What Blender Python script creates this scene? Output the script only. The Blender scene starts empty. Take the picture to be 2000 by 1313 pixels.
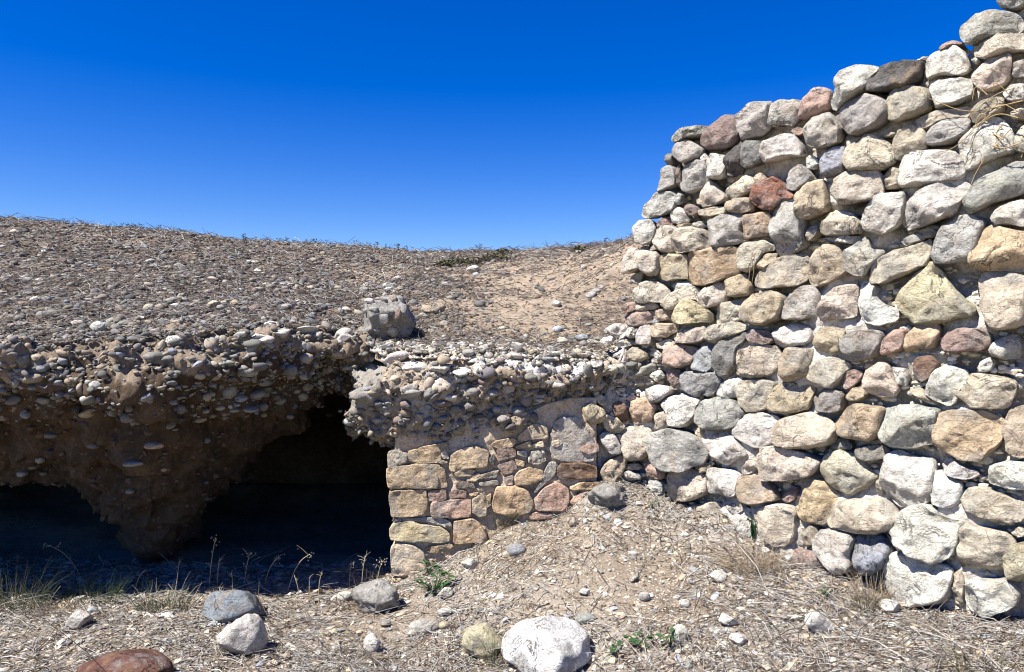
import bpy, math, random
import numpy as np
from mathutils import Vector, Matrix
from mathutils.bvhtree import BVHTree

random.seed(7)
RNG = np.random.default_rng(7)
SC = bpy.context.scene
COL = SC.collection

# ------------------------------------------------------------------ camera
CAM_Z = 1.5
FPX = 1500.0            # focal length in pixels of a 2000 px wide picture
cam_data = bpy.data.cameras.new('camera')
cam_data.lens = 27.0
cam_data.sensor_width = 36.0
cam_data.clip_start = 0.05
cam_data.clip_end = 500.0
cam = bpy.data.objects.new('camera', cam_data)
COL.objects.link(cam)
cam.location = (0, 0, CAM_Z)
cam.rotation_euler = (math.radians(90), 0, 0)
SC.camera = cam

# ------------------------------------------------------------------ light
SUN = Vector((-0.47, -0.31, 0.825)).normalized()       # towards the sun
SUN_EL = math.asin(SUN.z)
SUN_AZ = math.atan2(SUN.x, SUN.y)
world = bpy.data.worlds.new('World')
SC.world = world
world.use_nodes = True
wn = world.node_tree
wn.nodes.clear()
w_out = wn.nodes.new('ShaderNodeOutputWorld')
w_bg = wn.nodes.new('ShaderNodeBackground')
w_sky = wn.nodes.new('ShaderNodeTexSky')
w_sky.sky_type = 'NISHITA'
w_sky.sun_disc = False
w_sky.sun_elevation = SUN_EL
w_sky.sun_rotation = SUN_AZ
w_sky.altitude = 300
w_sky.air_density = 1.0
w_sky.dust_density = 0.0
w_sky.ozone_density = 4.0
w_hsv = wn.nodes.new('ShaderNodeHueSaturation')
w_hsv.inputs['Hue'].default_value = 0.525
w_hsv.inputs['Saturation'].default_value = 1.47
w_hsv.inputs['Value'].default_value = 1.0
wn.links.new(w_sky.outputs['Color'], w_hsv.inputs['Color'])
wn.links.new(w_hsv.outputs['Color'], w_bg.inputs['Color'])
w_bg.inputs['Strength'].default_value = 0.073
wn.links.new(w_bg.outputs['Background'], w_out.inputs['Surface'])

sun_data = bpy.data.lights.new('sun', 'SUN')
sun_data.energy = 5.0
sun_data.angle = math.radians(0.53)
sun_data.color = (1.0, 0.955, 0.885)
sun = bpy.data.objects.new('sun', sun_data)
COL.objects.link(sun)
sun.rotation_euler = SUN.to_track_quat('Z', 'Y').to_euler()
sun.location = SUN * 20

SC.view_settings.view_transform = 'Standard'
SC.view_settings.look = 'None'
SC.view_settings.gamma = 1.0
SC.view_settings.use_curve_mapping = False
SC.view_settings.exposure = 1.15
SC.cycles.filter_width = 1.1
SC.cycles.max_bounces = 6
SC.cycles.diffuse_bounces = 1

# ------------------------------------------------------------------ noise helpers
def _hash(ix, iy, iz, s):
    h = (ix * 374761393 + iy * 668265263 + iz * 2147483647 + s * 974711) & 0xFFFFFFFF
    h = ((h ^ (h >> 13)) * 1274126177) & 0xFFFFFFFF
    h = (h ^ (h >> 16)) & 0xFFFFFFFF
    return h.astype(np.float64) / 4294967295.0

def vnoise(p, s=0):
    p = np.asarray(p, dtype=np.float64)
    i = np.floor(p).astype(np.int64)
    f = p - i
    f = f * f * f * (f * (f * 6 - 15) + 10)
    r = 0
    for dx in (0, 1):
        wx = f[..., 0] if dx else 1 - f[..., 0]
        for dy in (0, 1):
            wy = f[..., 1] if dy else 1 - f[..., 1]
            for dz in (0, 1):
                wz = f[..., 2] if dz else 1 - f[..., 2]
                r = r + wx * wy * wz * _hash(i[..., 0] + dx, i[..., 1] + dy, i[..., 2] + dz, s)
    return r * 2 - 1

def fbm(p, octaves=4, s=0, gain=0.5):
    p = np.asarray(p, dtype=np.float64)
    a, r = 1.0, 0
    for k in range(octaves):
        r = r + a * vnoise(p * (2.0 ** k) + 17.3 * k, s + k)
        a *= gain
    return r

# ------------------------------------------------------------------ picture rays
def sx(px):
    return (np.asarray(px, dtype=float) - 1000.0) / FPX

def sz(py):
    return (656.5 - np.asarray(py, dtype=float)) / FPX

def P3(px, py, Y):
    return np.stack([sx(px) * Y, np.asarray(Y, float) + 0 * sx(px), CAM_Z + sz(py) * Y], -1)

def ray(px, py):
    return Vector((float(sx(px)), 1.0, float(sz(py)))).normalized()

# ------------------------------------------------------------------ mesh helpers
def mesh_np(name, verts, faces, smooth=True, cols=None):
    """faces: list of arrays, each (n,k)."""
    me = bpy.data.meshes.new(name)
    verts = np.asarray(verts, np.float32)
    if not isinstance(faces, list):
        faces = [faces]
    faces = [np.asarray(f, np.int32) for f in faces if len(f)]
    me.vertices.add(len(verts))
    me.vertices.foreach_set('co', verts.ravel())
    loops = np.concatenate([f.ravel() for f in faces])
    tot = np.concatenate([np.full(len(f), f.shape[1], np.int32) for f in faces])
    start = np.concatenate([[0], np.cumsum(tot)[:-1]]).astype(np.int32)
    me.loops.add(len(loops))
    me.loops.foreach_set('vertex_index', loops)
    me.polygons.add(len(tot))
    me.polygons.foreach_set('loop_start', start)
    me.polygons.foreach_set('use_smooth', np.full(len(tot), smooth))
    me.update(calc_edges=True)
    if cols is not None:
        ca = me.color_attributes.new('Col', 'FLOAT_COLOR', 'POINT')
        c4 = np.ones((len(verts), 4), np.float32)
        c4[:, :3] = cols
        ca.data.foreach_set('color', c4.ravel())
    return me

def obj(name, me, mat=None, parent=None, color=None, loc=None, kind=None):
    o = bpy.data.objects.new(name, me)
    COL.objects.link(o)
    if mat is not None and me is not None and not me.materials:
        me.materials.append(mat)
    if parent is not None:
        o.parent = parent
    if color is not None:
        o.color = (color[0], color[1], color[2], 1)
    if loc is not None:
        o.location = loc
    if kind:
        o['kind'] = kind
    return o

def tag(o, label, cat, group=None):
    o['label'] = label
    o['category'] = cat
    if group:
        o['group'] = group
    return o

def empty(name, loc, label=None, cat=None, group=None):
    o = bpy.data.objects.new(name, None)
    COL.objects.link(o)
    o.location = loc
    o.empty_display_size = 0.1
    if label:
        tag(o, label, cat, group)
    return o

def grid_faces(nr, nc):
    r, c = np.meshgrid(np.arange(nr - 1), np.arange(nc - 1), indexing='ij')
    a = (r * nc + c).ravel()
    return np.stack([a, a + 1, a + nc + 1, a + nc], -1)

def ico(sub):
    import bmesh
    bm = bmesh.new()
    bmesh.ops.create_icosphere(bm, subdivisions=sub, radius=1.0)
    v = np.array([x.co[:] for x in bm.verts])
    f = np.array([[q.index for q in p.verts] for p in bm.faces])
    bm.free()
    return v, f

ICO1, ICO2, ICO3, ICO4 = ico(1), ico(2), ico(3), ico(4)

def tube(paths, sides=5):
    """paths: list of (points(n,3), radii(n)) -> verts, quads"""
    V, F, off = [], [], 0
    for pts, rad in paths:
        pts = np.asarray(pts, float)
        rad = np.broadcast_to(np.asarray(rad, float), (len(pts),))
        t = np.gradient(pts, axis=0)
        t /= np.linalg.norm(t, axis=1, keepdims=True) + 1e-9
        ref = np.array([0.31, 0.22, 0.93]) if abs(t[0] @ np.array([0.31, 0.22, 0.93])) < 0.9 else np.array([1.0, 0, 0])
        a = np.cross(t, ref); a /= np.linalg.norm(a, axis=1, keepdims=True) + 1e-9
        b = np.cross(t, a)
        th = np.arange(sides) / sides * 2 * np.pi
        ring = pts[:, None] + rad[:, None, None] * (a[:, None] * np.cos(th)[None, :, None] + b[:, None] * np.sin(th)[None, :, None])
        V.append(ring.reshape(-1, 3))
        n = len(pts)
        i, j = np.meshgrid(np.arange(n - 1), np.arange(sides), indexing='ij')
        j2 = (j + 1) % sides
        F.append(np.stack([i * sides + j, i * sides + j2, (i + 1) * sides + j2, (i + 1) * sides + j], -1).reshape(-1, 4) + off)
        off += n * sides
    return np.concatenate(V), np.concatenate(F)

# ------------------------------------------------------------------ materials
def new_mat(name):
    m = bpy.data.materials.new(name)
    m.use_nodes = True
    nt = m.node_tree
    b = nt.nodes['Principled BSDF']
    b.inputs['Roughness'].default_value = 0.92
    b.inputs['Specular IOR Level'].default_value = 0.25
    return m, nt, b

def N(nt, t, **kw):
    n = nt.nodes.new(t)
    for k, v in kw.items():
        if k in n.inputs:
            n.inputs[k].default_value = v
        else:
            setattr(n, k, v)
    return n

def noise_node(nt, vec, scale, detail=4, rough=0.55, dist=0.0):
    n = nt.nodes.new('ShaderNodeTexNoise')
    n.inputs['Scale'].default_value = scale
    n.inputs['Detail'].default_value = detail
    n.inputs['Roughness'].default_value = rough
    n.inputs['Distortion'].default_value = dist
    if vec is not None:
        nt.links.new(vec, n.inputs['Vector'])
    return n.outputs['Fac']

def ramp(nt, fac, stops):
    r = nt.nodes.new('ShaderNodeValToRGB')
    e = r.color_ramp.elements
    while len(e) < len(stops):
        e.new(0.5)
    for k, (p, c) in enumerate(stops):
        e[k].position = p
        e[k].color = (c[0], c[1], c[2], 1) if not isinstance(c, (int, float)) else (c, c, c, 1)
    nt.links.new(fac, r.inputs['Fac'])
    return r.outputs['Color']

def mix(nt, a, b, fac, mode='MIX'):
    m = nt.nodes.new('ShaderNodeMix')
    m.data_type = 'RGBA'
    m.blend_type = mode
    for i_, val in ((6, a), (7, b), (0, fac)):
        sock = m.inputs[i_]
        if hasattr(val, 'is_output'):
            nt.links.new(val, sock)
        elif isinstance(val, (int, float)):
            sock.default_value = val if i_ == 0 else (val, val, val, 1)
        else:
            sock.default_value = (val[0], val[1], val[2], 1)
    return m.outputs[2]

def math_node(nt, op, a, b=None):
    m = nt.nodes.new('ShaderNodeMath')
    m.operation = op
    for s, v in ((m.inputs[0], a), (m.inputs[1], b)):
        if v is None:
            continue
        if hasattr(v, 'is_output'):
            nt.links.new(v, s)
        else:
            s.default_value = v
    return m.outputs[0]

def bump(nt, bsdf, height, strength, dist, prev=None):
    b = nt.nodes.new('ShaderNodeBump')
    b.inputs['Strength'].default_value = strength
    b.inputs['Distance'].default_value = dist
    nt.links.new(height, b.inputs['Height'])
    if prev is not None:
        nt.links.new(prev, b.inputs['Normal'])
    nt.links.new(b.outputs['Normal'], bsdf.inputs['Normal'])
    return b.outputs['Normal']

def world_pos(nt):
    return nt.nodes.new('ShaderNodeNewGeometry').outputs['Position']

def stone_material(name, stain=(0.40, 0.30, 0.19), bumpk=1.0, stain_amt=0.55, rough_pits=True):
    m, nt, b = new_mat(name)
    pos = world_pos(nt)
    oi = nt.nodes.new('ShaderNodeObjectInfo')
    sep = nt.nodes.new('ShaderNodeVectorMath'); sep.operation = 'SCALE'
    comb = nt.nodes.new('ShaderNodeCombineXYZ')
    nt.links.new(oi.outputs['Random'], comb.inputs[0])
    nt.links.new(oi.outputs['Random'], comb.inputs[2])
    nt.links.new(comb.outputs[0], sep.inputs[0]); sep.inputs['Scale'].default_value = 37.0
    add = nt.nodes.new('ShaderNodeVectorMath'); add.operation = 'ADD'
    nt.links.new(pos, add.inputs[0]); nt.links.new(sep.outputs[0], add.inputs[1])
    v = add.outputs[0]
    base = oi.outputs['Color']
    # broad light and dark mottling
    f1 = noise_node(nt, v, 7.0, 6, 0.6, 0.4)
    k1 = ramp(nt, f1, [(0.28, 0.52), (0.5, 0.98), (0.72, 1.18)])
    c = mix(nt, base, k1, 1.0, 'MULTIPLY')
    # ochre or rust staining in blotches
    f2 = noise_node(nt, v, 9.0, 5, 0.65, 0.8)
    s2 = ramp(nt, f2, [(0.50, 0.0), (0.68, stain_amt)])
    c = mix(nt, c, mix(nt, base, stain, 0.6), s2)
    # grey lichen film
    f3 = noise_node(nt, v, 5.0, 7, 0.7, 0.2)
    s3 = ramp(nt, f3, [(0.51, 0.0), (0.61, 0.55)])
    c = mix(nt, c, (0.27, 0.265, 0.245), s3)
    # fine grain and pits
    f4 = noise_node(nt, v, 90.0, 3, 0.6)
    k4 = ramp(nt, f4, [(0.3, 0.72), (0.55, 1.03), (0.75, 1.12)])
    c = mix(nt, c, k4, 1.0, 'MULTIPLY')
    # hairline cracks and dirt held in them
    fk = noise_node(nt, v, 5.5, 5, 0.6, 1.2)
    ab = math_node(nt, 'ABSOLUTE', math_node(nt, 'SUBTRACT', fk, 0.47))
    ck = ramp(nt, ab, [(0.0, 0.18), (0.007, 0.45), (0.018, 1.0)])
    gate = ramp(nt, noise_node(nt, v, 4.0, 3), [(0.45, 0.0), (0.58, 1.0)])
    c = mix(nt, c, mix(nt, c, ck, 1.0, 'MULTIPLY'), gate)
    fp = noise_node(nt, v, 34.0, 5, 0.7)
    c = mix(nt, c, ramp(nt, fp, [(0.30, 0.42), (0.40, 1.0)]), 0.85, 'MULTIPLY')
    nt.links.new(c, b.inputs['Base Color'])
    # relief: bedding cracks, lumps, grain
    h1 = noise_node(nt, v, 22.0, 8, 0.68, 0.6)
    map_ = nt.nodes.new('ShaderNodeMapping')
    map_.inputs['Scale'].default_value = (5, 5, 22)
    map_.inputs['Rotation'].default_value = (0.15, 0.2, 0)
    nt.links.new(v, map_.inputs['Vector'])
    h2 = noise_node(nt, map_.outputs[0], 2.2, 6, 0.65, 0.5)
    h2b = ramp(nt, h2, [(0.40, 0.0), (0.46, 0.8), (0.7, 1.0)])
    n1 = bump(nt, b, h1, 0.95 * bumpk, 0.034)
    n2 = bump(nt, b, h2b, 0.4 * bumpk, 0.014, n1)
    if rough_pits:
        vo = nt.nodes.new('ShaderNodeTexVoronoi')
        vo.inputs['Scale'].default_value = 55
        nt.links.new(v, vo.inputs['Vector'])
        hv = ramp(nt, vo.outputs['Distance'], [(0.12, 0.0), (0.3, 1.0)])
        bump(nt, b, hv, 0.18 * bumpk, 0.004, n2)
    return m

def earth_material(name, c1, c2, c3, scale=3.0, bumpk=1.0, fine=60.0, flecks=None):
    m, nt, b = new_mat(name)
    v = world_pos(nt)
    f1 = noise_node(nt, v, scale, 6, 0.6, 0.3)
    c = ramp(nt, f1, [(0.32, c1), (0.5, c2), (0.68, c3)])
    f2 = noise_node(nt, v, fine, 4, 0.65)
    k = ramp(nt, f2, [(0.3, 0.6), (0.5, 1.0), (0.7, 1.25)])
    c = mix(nt, c, k, 1.0, 'MULTIPLY')
    if flecks:
        vo = nt.nodes.new('ShaderNodeTexVoronoi')
        vo.inputs['Scale'].default_value = flecks[0]
        vo.inputs['Randomness'].default_value = 1.0
        nt.links.new(v, vo.inputs['Vector'])
        sepc = nt.nodes.new('ShaderNodeSeparateColor')
        nt.links.new(vo.outputs['Color'], sepc.inputs[0])
        near = ramp(nt, vo.outputs['Distance'], [(0.25, 1.0), (0.42, 0.0)])
        pick = ramp(nt, sepc.outputs[0], [(0.45, 0.0), (0.5, 0.85)])
        fc = ramp(nt, sepc.outputs[1], [(0.0, flecks[1]), (0.5, flecks[2]), (1.0, flecks[3])])
        c = mix(nt, c, fc, mix(nt, near, pick, 1.0, 'MULTIPLY'))
    nt.links.new(c, b.inputs['Base Color'])
    h1 = noise_node(nt, v, 14.0, 8, 0.7, 0.3)
    n1 = bump(nt, b, h1, 0.8 * bumpk, 0.04)
    h2 = noise_node(nt, v, fine * 1.3, 4, 0.6)
    bump(nt, b, h2, 0.5 * bumpk, 0.008, n1)
    return m

def attr_material(name, rough=0.85, grain=140.0, bumpk=0.3, var=(0.72, 1.18), sub=0.0):
    m, nt, b = new_mat(name)
    a = nt.nodes.new('ShaderNodeAttribute')
    a.attribute_name = 'Col'
    v = world_pos(nt)
    f = noise_node(nt, v, grain, 4, 0.6)
    k = ramp(nt, f, [(0.3, var[0]), (0.7, var[1])])
    c = mix(nt, a.outputs['Color'], k, 1.0, 'MULTIPLY')
    nt.links.new(c, b.inputs['Base Color'])
    b.inputs['Roughness'].default_value = rough
    if bumpk:
        bump(nt, b, f, bumpk, 0.004)
    return m

def leaf_material(name, c1, c2):
    m, nt, b = new_mat(name)
    v = world_pos(nt)
    f = noise_node(nt, v, 30, 3)
    nt.links.new(ramp(nt, f, [(0.3, c1), (0.7, c2)]), b.inputs['Base Color'])
    b.inputs['Roughness'].default_value = 0.5
    return m

M_STONE = stone_material('limestone', stain=(0.30, 0.205, 0.115), stain_amt=0.72)
M_ASHLAR = stone_material('sandstone_block', stain=(0.42, 0.27, 0.14), bumpk=0.9, stain_amt=0.5)
M_PEBBLE = stone_material('pebble_stone', stain=(0.30, 0.26, 0.2), bumpk=0.3, stain_amt=0.25, rough_pits=False)
M_MORTAR = earth_material('lime_mortar', (0.42, 0.375, 0.31), (0.55, 0.50, 0.43), (0.65, 0.61, 0.55), 4.0, 1.0, 45.0,
                          (38, (0.3, 0.27, 0.23), (0.5, 0.44, 0.36), (0.62, 0.57, 0.5)))
M_PLASTER = earth_material('tan_plaster', (0.36, 0.28, 0.19), (0.45, 0.36, 0.26), (0.52, 0.44, 0.34), 5.0, 0.7, 60.0,
                           (46, (0.28, 0.21, 0.14), (0.40, 0.32, 0.23), (0.25, 0.23, 0.2)))
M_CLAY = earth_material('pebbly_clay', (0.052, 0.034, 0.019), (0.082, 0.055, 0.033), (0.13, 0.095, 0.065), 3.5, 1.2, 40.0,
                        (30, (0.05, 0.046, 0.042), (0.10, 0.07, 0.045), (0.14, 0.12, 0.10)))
M_SOIL = earth_material('dry_soil', (0.17, 0.135, 0.098), (0.26, 0.21, 0.155), (0.30, 0.265, 0.22), 1.6, 1.0, 90.0,
                        (60, (0.22, 0.18, 0.14), (0.45, 0.38, 0.30), (0.5, 0.46, 0.4)))
M_HILL = earth_material('gravelly_soil', (0.085, 0.066, 0.052), (0.145, 0.112, 0.085), (0.22, 0.17, 0.12), 1.6, 1.0, 50.0,
                        (42, (0.10, 0.092, 0.085), (0.22, 0.175, 0.13), (0.30, 0.27, 0.23)))
def add_patch(m, colour, amount=1.0, ch=0):
    # a second surface (bare sand, lime crust, the bank's painted sunlit band) where the mesh carries it
    nt = m.node_tree
    b = nt.nodes['Principled BSDF']
    old = b.inputs['Base Color'].links[0].from_socket
    a = nt.nodes.new('ShaderNodeAttribute'); a.attribute_name = 'Col'
    f = noise_node(nt, world_pos(nt), 9.0, 6, 0.7)
    s2 = mix(nt, colour, ramp(nt, f, [(0.3, 0.75), (0.7, 1.2)]), 1.0, 'MULTIPLY')
    sepc = nt.nodes.new('ShaderNodeSeparateColor'); nt.links.new(a.outputs['Color'], sepc.inputs[0])
    thr = math_node(nt, 'ADD', math_node(nt, 'MULTIPLY', sepc.outputs[ch], 1.4), math_node(nt, 'MULTIPLY', math_node(nt, 'SUBTRACT', f, 0.5), 1.6))
    k = ramp(nt, thr, [(0.35, 0.0), (0.75, amount)])
    nt.links.new(mix(nt, old, s2, k), b.inputs['Base Color'])
add_patch(M_HILL, (0.30, 0.235, 0.165))
M_BLOCK = earth_material('grey_mortar', (0.19, 0.18, 0.155), (0.27, 0.255, 0.23), (0.36, 0.345, 0.31), 6.0, 1.3, 40.0,
                         (34, (0.12, 0.11, 0.1), (0.28, 0.25, 0.2), (0.34, 0.32, 0.29)))
M_GRAVEL = attr_material('gravel')
M_TWIG = attr_material('dry_straw', 0.8, 60, 0.0)
M_LEAF = leaf_material('green_leaf', (0.018, 0.052, 0.018), (0.04, 0.10, 0.03))
M_DRY = attr_material('dry_plant', 0.85, 60, 0.0)

PAL = {
    'w': (0.62, 0.58, 0.51), 'c': (0.53, 0.465, 0.365), 'g': (0.40, 0.38, 0.335), 'd': (0.22, 0.21, 0.195),
    'k': (0.115, 0.105, 0.10), 'b': (0.33, 0.345, 0.36), 'p': (0.42, 0.30, 0.245), 'o': (0.50, 0.385, 0.26),
    't': (0.45, 0.37, 0.265), 'r': (0.36, 0.165, 0.105), 'm': (0.29, 0.22, 0.19), 'y': (0.50, 0.44, 0.29),
    'n': (0.19, 0.125, 0.09), 'e': (0.27, 0.275, 0.25), 's': (0.30, 0.28, 0.245),
}
def col(code, j=0.10):
    c = np.array(PAL[code])
    return tuple(np.clip(c * (1 + random.uniform(-j, j)) * (1 + np.array([random.uniform(-.03, .03) for _ in range(3)])), 0.02, 0.75))

# ------------------------------------------------------------------ smooth terrain from known heights
class TPS:
    def __init__(self, pts, lam=0.002):
        pts = np.asarray(pts, float)
        self.p = pts[:, :2]
        n = len(pts)
        d = np.linalg.norm(self.p[:, None] - self.p[None], axis=-1)
        K = np.where(d > 0, d * d * np.log(d + 1e-12), 0) + lam * np.eye(n)
        Q = np.c_[np.ones(n), self.p]
        A = np.block([[K, Q], [Q.T, np.zeros((3, 3))]])
        self.w = np.linalg.solve(A, np.r_[pts[:, 2], 0, 0, 0])
    def __call__(self, x, y):
        x = np.asarray(x, float); y = np.asarray(y, float)
        sh = x.shape
        q = np.c_[x.ravel(), y.ravel()]
        out = np.empty(len(q))
        for a in range(0, len(q), 20000):
            c = q[a:a + 20000]
            d = np.linalg.norm(c[:, None] - self.p[None], axis=-1)
            K = np.where(d > 0, d * d * np.log(d + 1e-12), 0)
            out[a:a + 20000] = K @ self.w[:-3] + self.w[-3] + c @ self.w[-2:]
        return out.reshape(sh)

# ------------------------------------------------------------------ plan of the rubble wall
def chaikin_open(p, n):
    p = np.asarray(p, float)
    for _ in range(n):
        a = 0.75 * p[:-1] + 0.25 * p[1:]
        b = 0.25 * p[:-1] + 0.75 * p[1:]
        q = np.empty((2 * len(a), p.shape[1])); q[0::2] = a; q[1::2] = b
        p = np.vstack([p[:1], q, p[-1:]])
    return p

WPLAN = chaikin_open([(0.40, 4.74), (0.66, 4.80), (0.88, 4.76), (2.2, 3.3), (3.1, 2.26)], 3)
W_len = np.r_[0, np.cumsum(np.linalg.norm(np.diff(WPLAN, axis=0), axis=1))]
W_slope = WPLAN[:, 0] / WPLAN[:, 1]
W_t = np.gradient(WPLAN, axis=0)
W_t /= np.linalg.norm(W_t, axis=1, keepdims=True)

def wall_u(px):
    return np.interp(sx(px), W_slope, W_len)

def wall_xy(u):
    return np.stack([np.interp(u, W_len, WPLAN[:, 0]), np.interp(u, W_len, WPLAN[:, 1])], -1)

def wall_tan(u):
    t = np.stack([np.interp(u, W_len, W_t[:, 0]), np.interp(u, W_len, W_t[:, 1])], -1)
    return t / np.linalg.norm(t, axis=-1, keepdims=True)

def wall_uz(px, py):
    u = wall_u(px)
    y = wall_xy(u)[..., 1]
    return u, CAM_Z + sz(py) * y

def wall_pt(px, py, d=0.0):
    u, z = wall_uz(px, py)
    xy = wall_xy(u); t = wall_tan(u)
    n = np.stack([t[..., 1], -t[..., 0]], -1)
    return np.array([xy[0] + n[0] * d, xy[1] + n[1] * d, z])

# masonry plane: y = 4.70 + 0.05 x
def mas_pt(px, py):
    s = sx(px)
    y = 4.70 / (1 - 0.05 * s)
    return s * y, y, CAM_Z + sz(py) * y

# ------------------------------------------------------------------ ground of the hollow
def wp(px, py, d=0.03):
    return wall_pt(px, py, d)

g_pts = [P3(*a) for a in [
    (765, 1140, 4.66), (850, 1100, 4.66), (950, 1055, 4.68), (1000, 1028, 4.7), (1100, 1003, 4.72), (1170, 945, 4.72),
    (1000, 1313, 3.4), (1500, 1313, 3.2), (2000, 1313, 2.85), (500, 1313, 3.4), (0, 1313, 3.4),
    (0, 1190, 4.2), (300, 1155, 4.5), (600, 1152, 4.6), (1100, 1150, 4.0), (1300, 1100, 4.12), (1500, 1180, 3.65),
    (850, 1200, 4.05), (500, 1220, 4.0), (1800, 1240, 3.3)]]
g_pts += [wp(*a) for a in [(1220, 940), (1310, 972), (1400, 1003), (1500, 1062), (1560, 1098), (1650, 1118), (1740, 1165), (1900, 1198), (2000, 1215)]]
g_pts += [np.array(a) for a in [(-2, 6, -.05), (-0.2, 6, 0.0), (-5, 6, 0), (-6, 3, 0), (0, 0, -.03), (4, 0, 0.05), (4.5, 3, .3), (1.5, 6, .6),
                                (0, -4, 0), (-6, -4, 0), (6, -4, 0), (-2.5, 2.5, 0.0), (-1, 7.5, 0), (3, 7.5, .5), (-6, 7.5, 0)]]
G = TPS(g_pts)
def ground_z(x, y):
    x = np.asarray(x, float); y = np.asarray(y, float)
    xc = np.clip(x, -6, 5); yc = np.clip(y, -4, 7.5)
    z = G(xc, yc)
    p = np.stack([x, y, 0 * x], -1)
    return z + 0.022 * fbm(p * 1.7, 3, 11) + 0.010 * fbm(p * 9, 3, 12)

gx = np.r_[np.linspace(-45, -5, 16)[:-1], np.linspace(-5, -3.2, 18)[:-1], np.arange(-3.2, 3.0, 0.028), np.linspace(3.0, 5, 18), np.linspace(6, 45, 14)]
gy = np.r_[np.linspace(-45, -1, 16)[:-1], np.linspace(-1, 2.2, 24)[:-1], np.arange(2.2, 5.0, 0.028), np.linspace(5.0, 8.6, 36)]
X, Y = np.meshgrid(gx, gy)
Z = ground_z(X, Y)
me = mesh_np('ground', np.stack([X, Y, Z], -1).reshape(-1, 3), grid_faces(len(gy), len(gx)))
ground = obj('ground', me, M_SOIL, kind='structure')

# ------------------------------------------------------------------ gravel hill behind
T_PX = np.array([-1400, -600, -200, 0, 100, 200, 260, 290, 330, 400, 500, 600, 660, 730], float)
T_RY = np.array([3.8, 3.85, 3.92, 4.0, 4.03, 4.09, 4.13, 4.16, 4.2, 4.3, 4.5, 4.78, 4.95, 5.0])
T_RP = np.array([646, 648, 662, 676, 680, 676, 668, 664, 658, 652, 646, 642, 652, 668], float)
T_EP = np.array([930, 930, 905, 932, 955, 1000, 1085, 1150, 1115, 1000, 895, 814, 768, 768], float)
T_EY = np.array([5.1, 5.1, 5.15, 5.2, 5.2, 5.2, 5.22, 5.22, 5.25, 5.28, 5.3, 5.32, 5.30, 5.25])

h_pts = [P3(a, b, c + 0.05) for a, b, c in zip(T_PX, T_RP, T_RY)]
h_pts += [P3(*a) for a in [
    (-500, 400, 10), (0, 440, 10.0), (200, 451, 10.5), (400, 466, 11), (600, 482, 12), (760, 490, 13), (870, 493, 14), (1000, 491, 13),
    (1120, 485, 11), (1200, 475, 9), (1240, 464, 8.2), (1320, 430, 8), (0, 545, 6.4), (300, 550, 6.6), (600, 565, 7.0), (760, 560, 7.6),
    (800, 693, 4.8), (870, 690, 4.78), (1000, 692, 4.78), (1150, 690, 4.9), (760, 660, 5.2), (870, 640, 5.3), (1000, 645, 5.35), (1100, 640, 5.5),
    (1190, 655, 5.35), (870, 555, 7.3), (1000, 560, 7.4), (1100, 560, 6.9), (1180, 575, 6.2), (1230, 520, 6.5), (1300, 560, 6.2), (1500, 560, 6.0), (1800, 600, 5.6)]]
h_pts += [np.array(a) for a in [(-15, 12, 3.2), (-15, 25, 2.9), (0, 25, 2.95), (15, 25, 2.9), (10, 12, 2.7), (-6, 20, 3.0), (-14, 4.2, 1.6), (4, 4, 1.9), (9, 4, 1.9)]]
H = TPS(h_pts)
def hill_z(x, y):
    x = np.asarray(x, float); y = np.asarray(y, float)
    p = np.stack([x, y, 0 * x], -1)
    return H(np.clip(x, -16, 14), np.clip(y, 2, 26)) + 0.035 * fbm(p * 1.1, 3, 21) + 0.016 * fbm(p * 6, 3, 22)

EDGE = np.array([(-40, 3.6), (-12, 3.9)] + [tuple((sx(a) * c, c + 0.07)) for a, c in zip(T_PX[1:], T_RY[1:])] +
                [(-0.86, 4.80), (-0.5, 4.70), (0.2, 4.72), (0.62, 4.80), (0.85, 5.00), (1.2, 4.85), (2.2, 3.75), (3.2, 2.6), (6, 2.4), (40, 2.4)])
EDGE = EDGE[np.argsort(EDGE[:, 0])]
def hill_front(x):
    return np.interp(x, EDGE[:, 0], EDGE[:, 1])

hx = np.r_[np.linspace(-40, -10, 14)[:-1], np.linspace(-10, -4.2, 60)[:-1], np.arange(-4.2, 2.0, 0.035), np.linspace(2.0, 8, 40), np.linspace(9, 40, 12)]
ht = np.r_[np.arange(0, 2.6, 0.035), np.linspace(2.6, 6, 60)[1:], np.linspace(6, 14, 60)[1:], np.linspace(14, 45, 16)[1:]]
X, Tt = np.meshgrid(hx, ht)
Y = hill_front(X) + Tt
Z = hill_z(X, Y)
Z[0] -= 0.08; Z[1] -= 0.035; Z[2] -= .012
def soil_mask(x, y):
    """1 where the bare sandy soil of the gully shows"""
    p = np.stack([x, y, 0 * x], -1)
    yy = np.maximum(y, .5)
    gully = np.exp(-((x / yy * 1500 - 90) / 250) ** 2) * np.clip((y - 5.0) / .6, 0, 1) * np.clip((9.6 - y) / 1.4, 0, 1)
    patches = .55 * np.clip(fbm(p * 1.3, 4, 92) - .15, 0, 1)
    return np.clip(gully * (0.85 + .7 * fbm(p * 1.6, 3, 91)) + patches, 0, .95)

me = mesh_np('gravel_hill', np.stack([X, Y, Z], -1).reshape(-1, 3), grid_faces(len(ht), len(hx)), True,
             np.repeat(np.maximum(soil_mask(X, Y), (X > -1.1) * (X < .9) * np.clip(1.0 - Tt / .35, 0, 1)).reshape(-1, 1), 3, axis=1))
hill = obj('gravel_hill', me, M_HILL, kind='structure')

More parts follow.
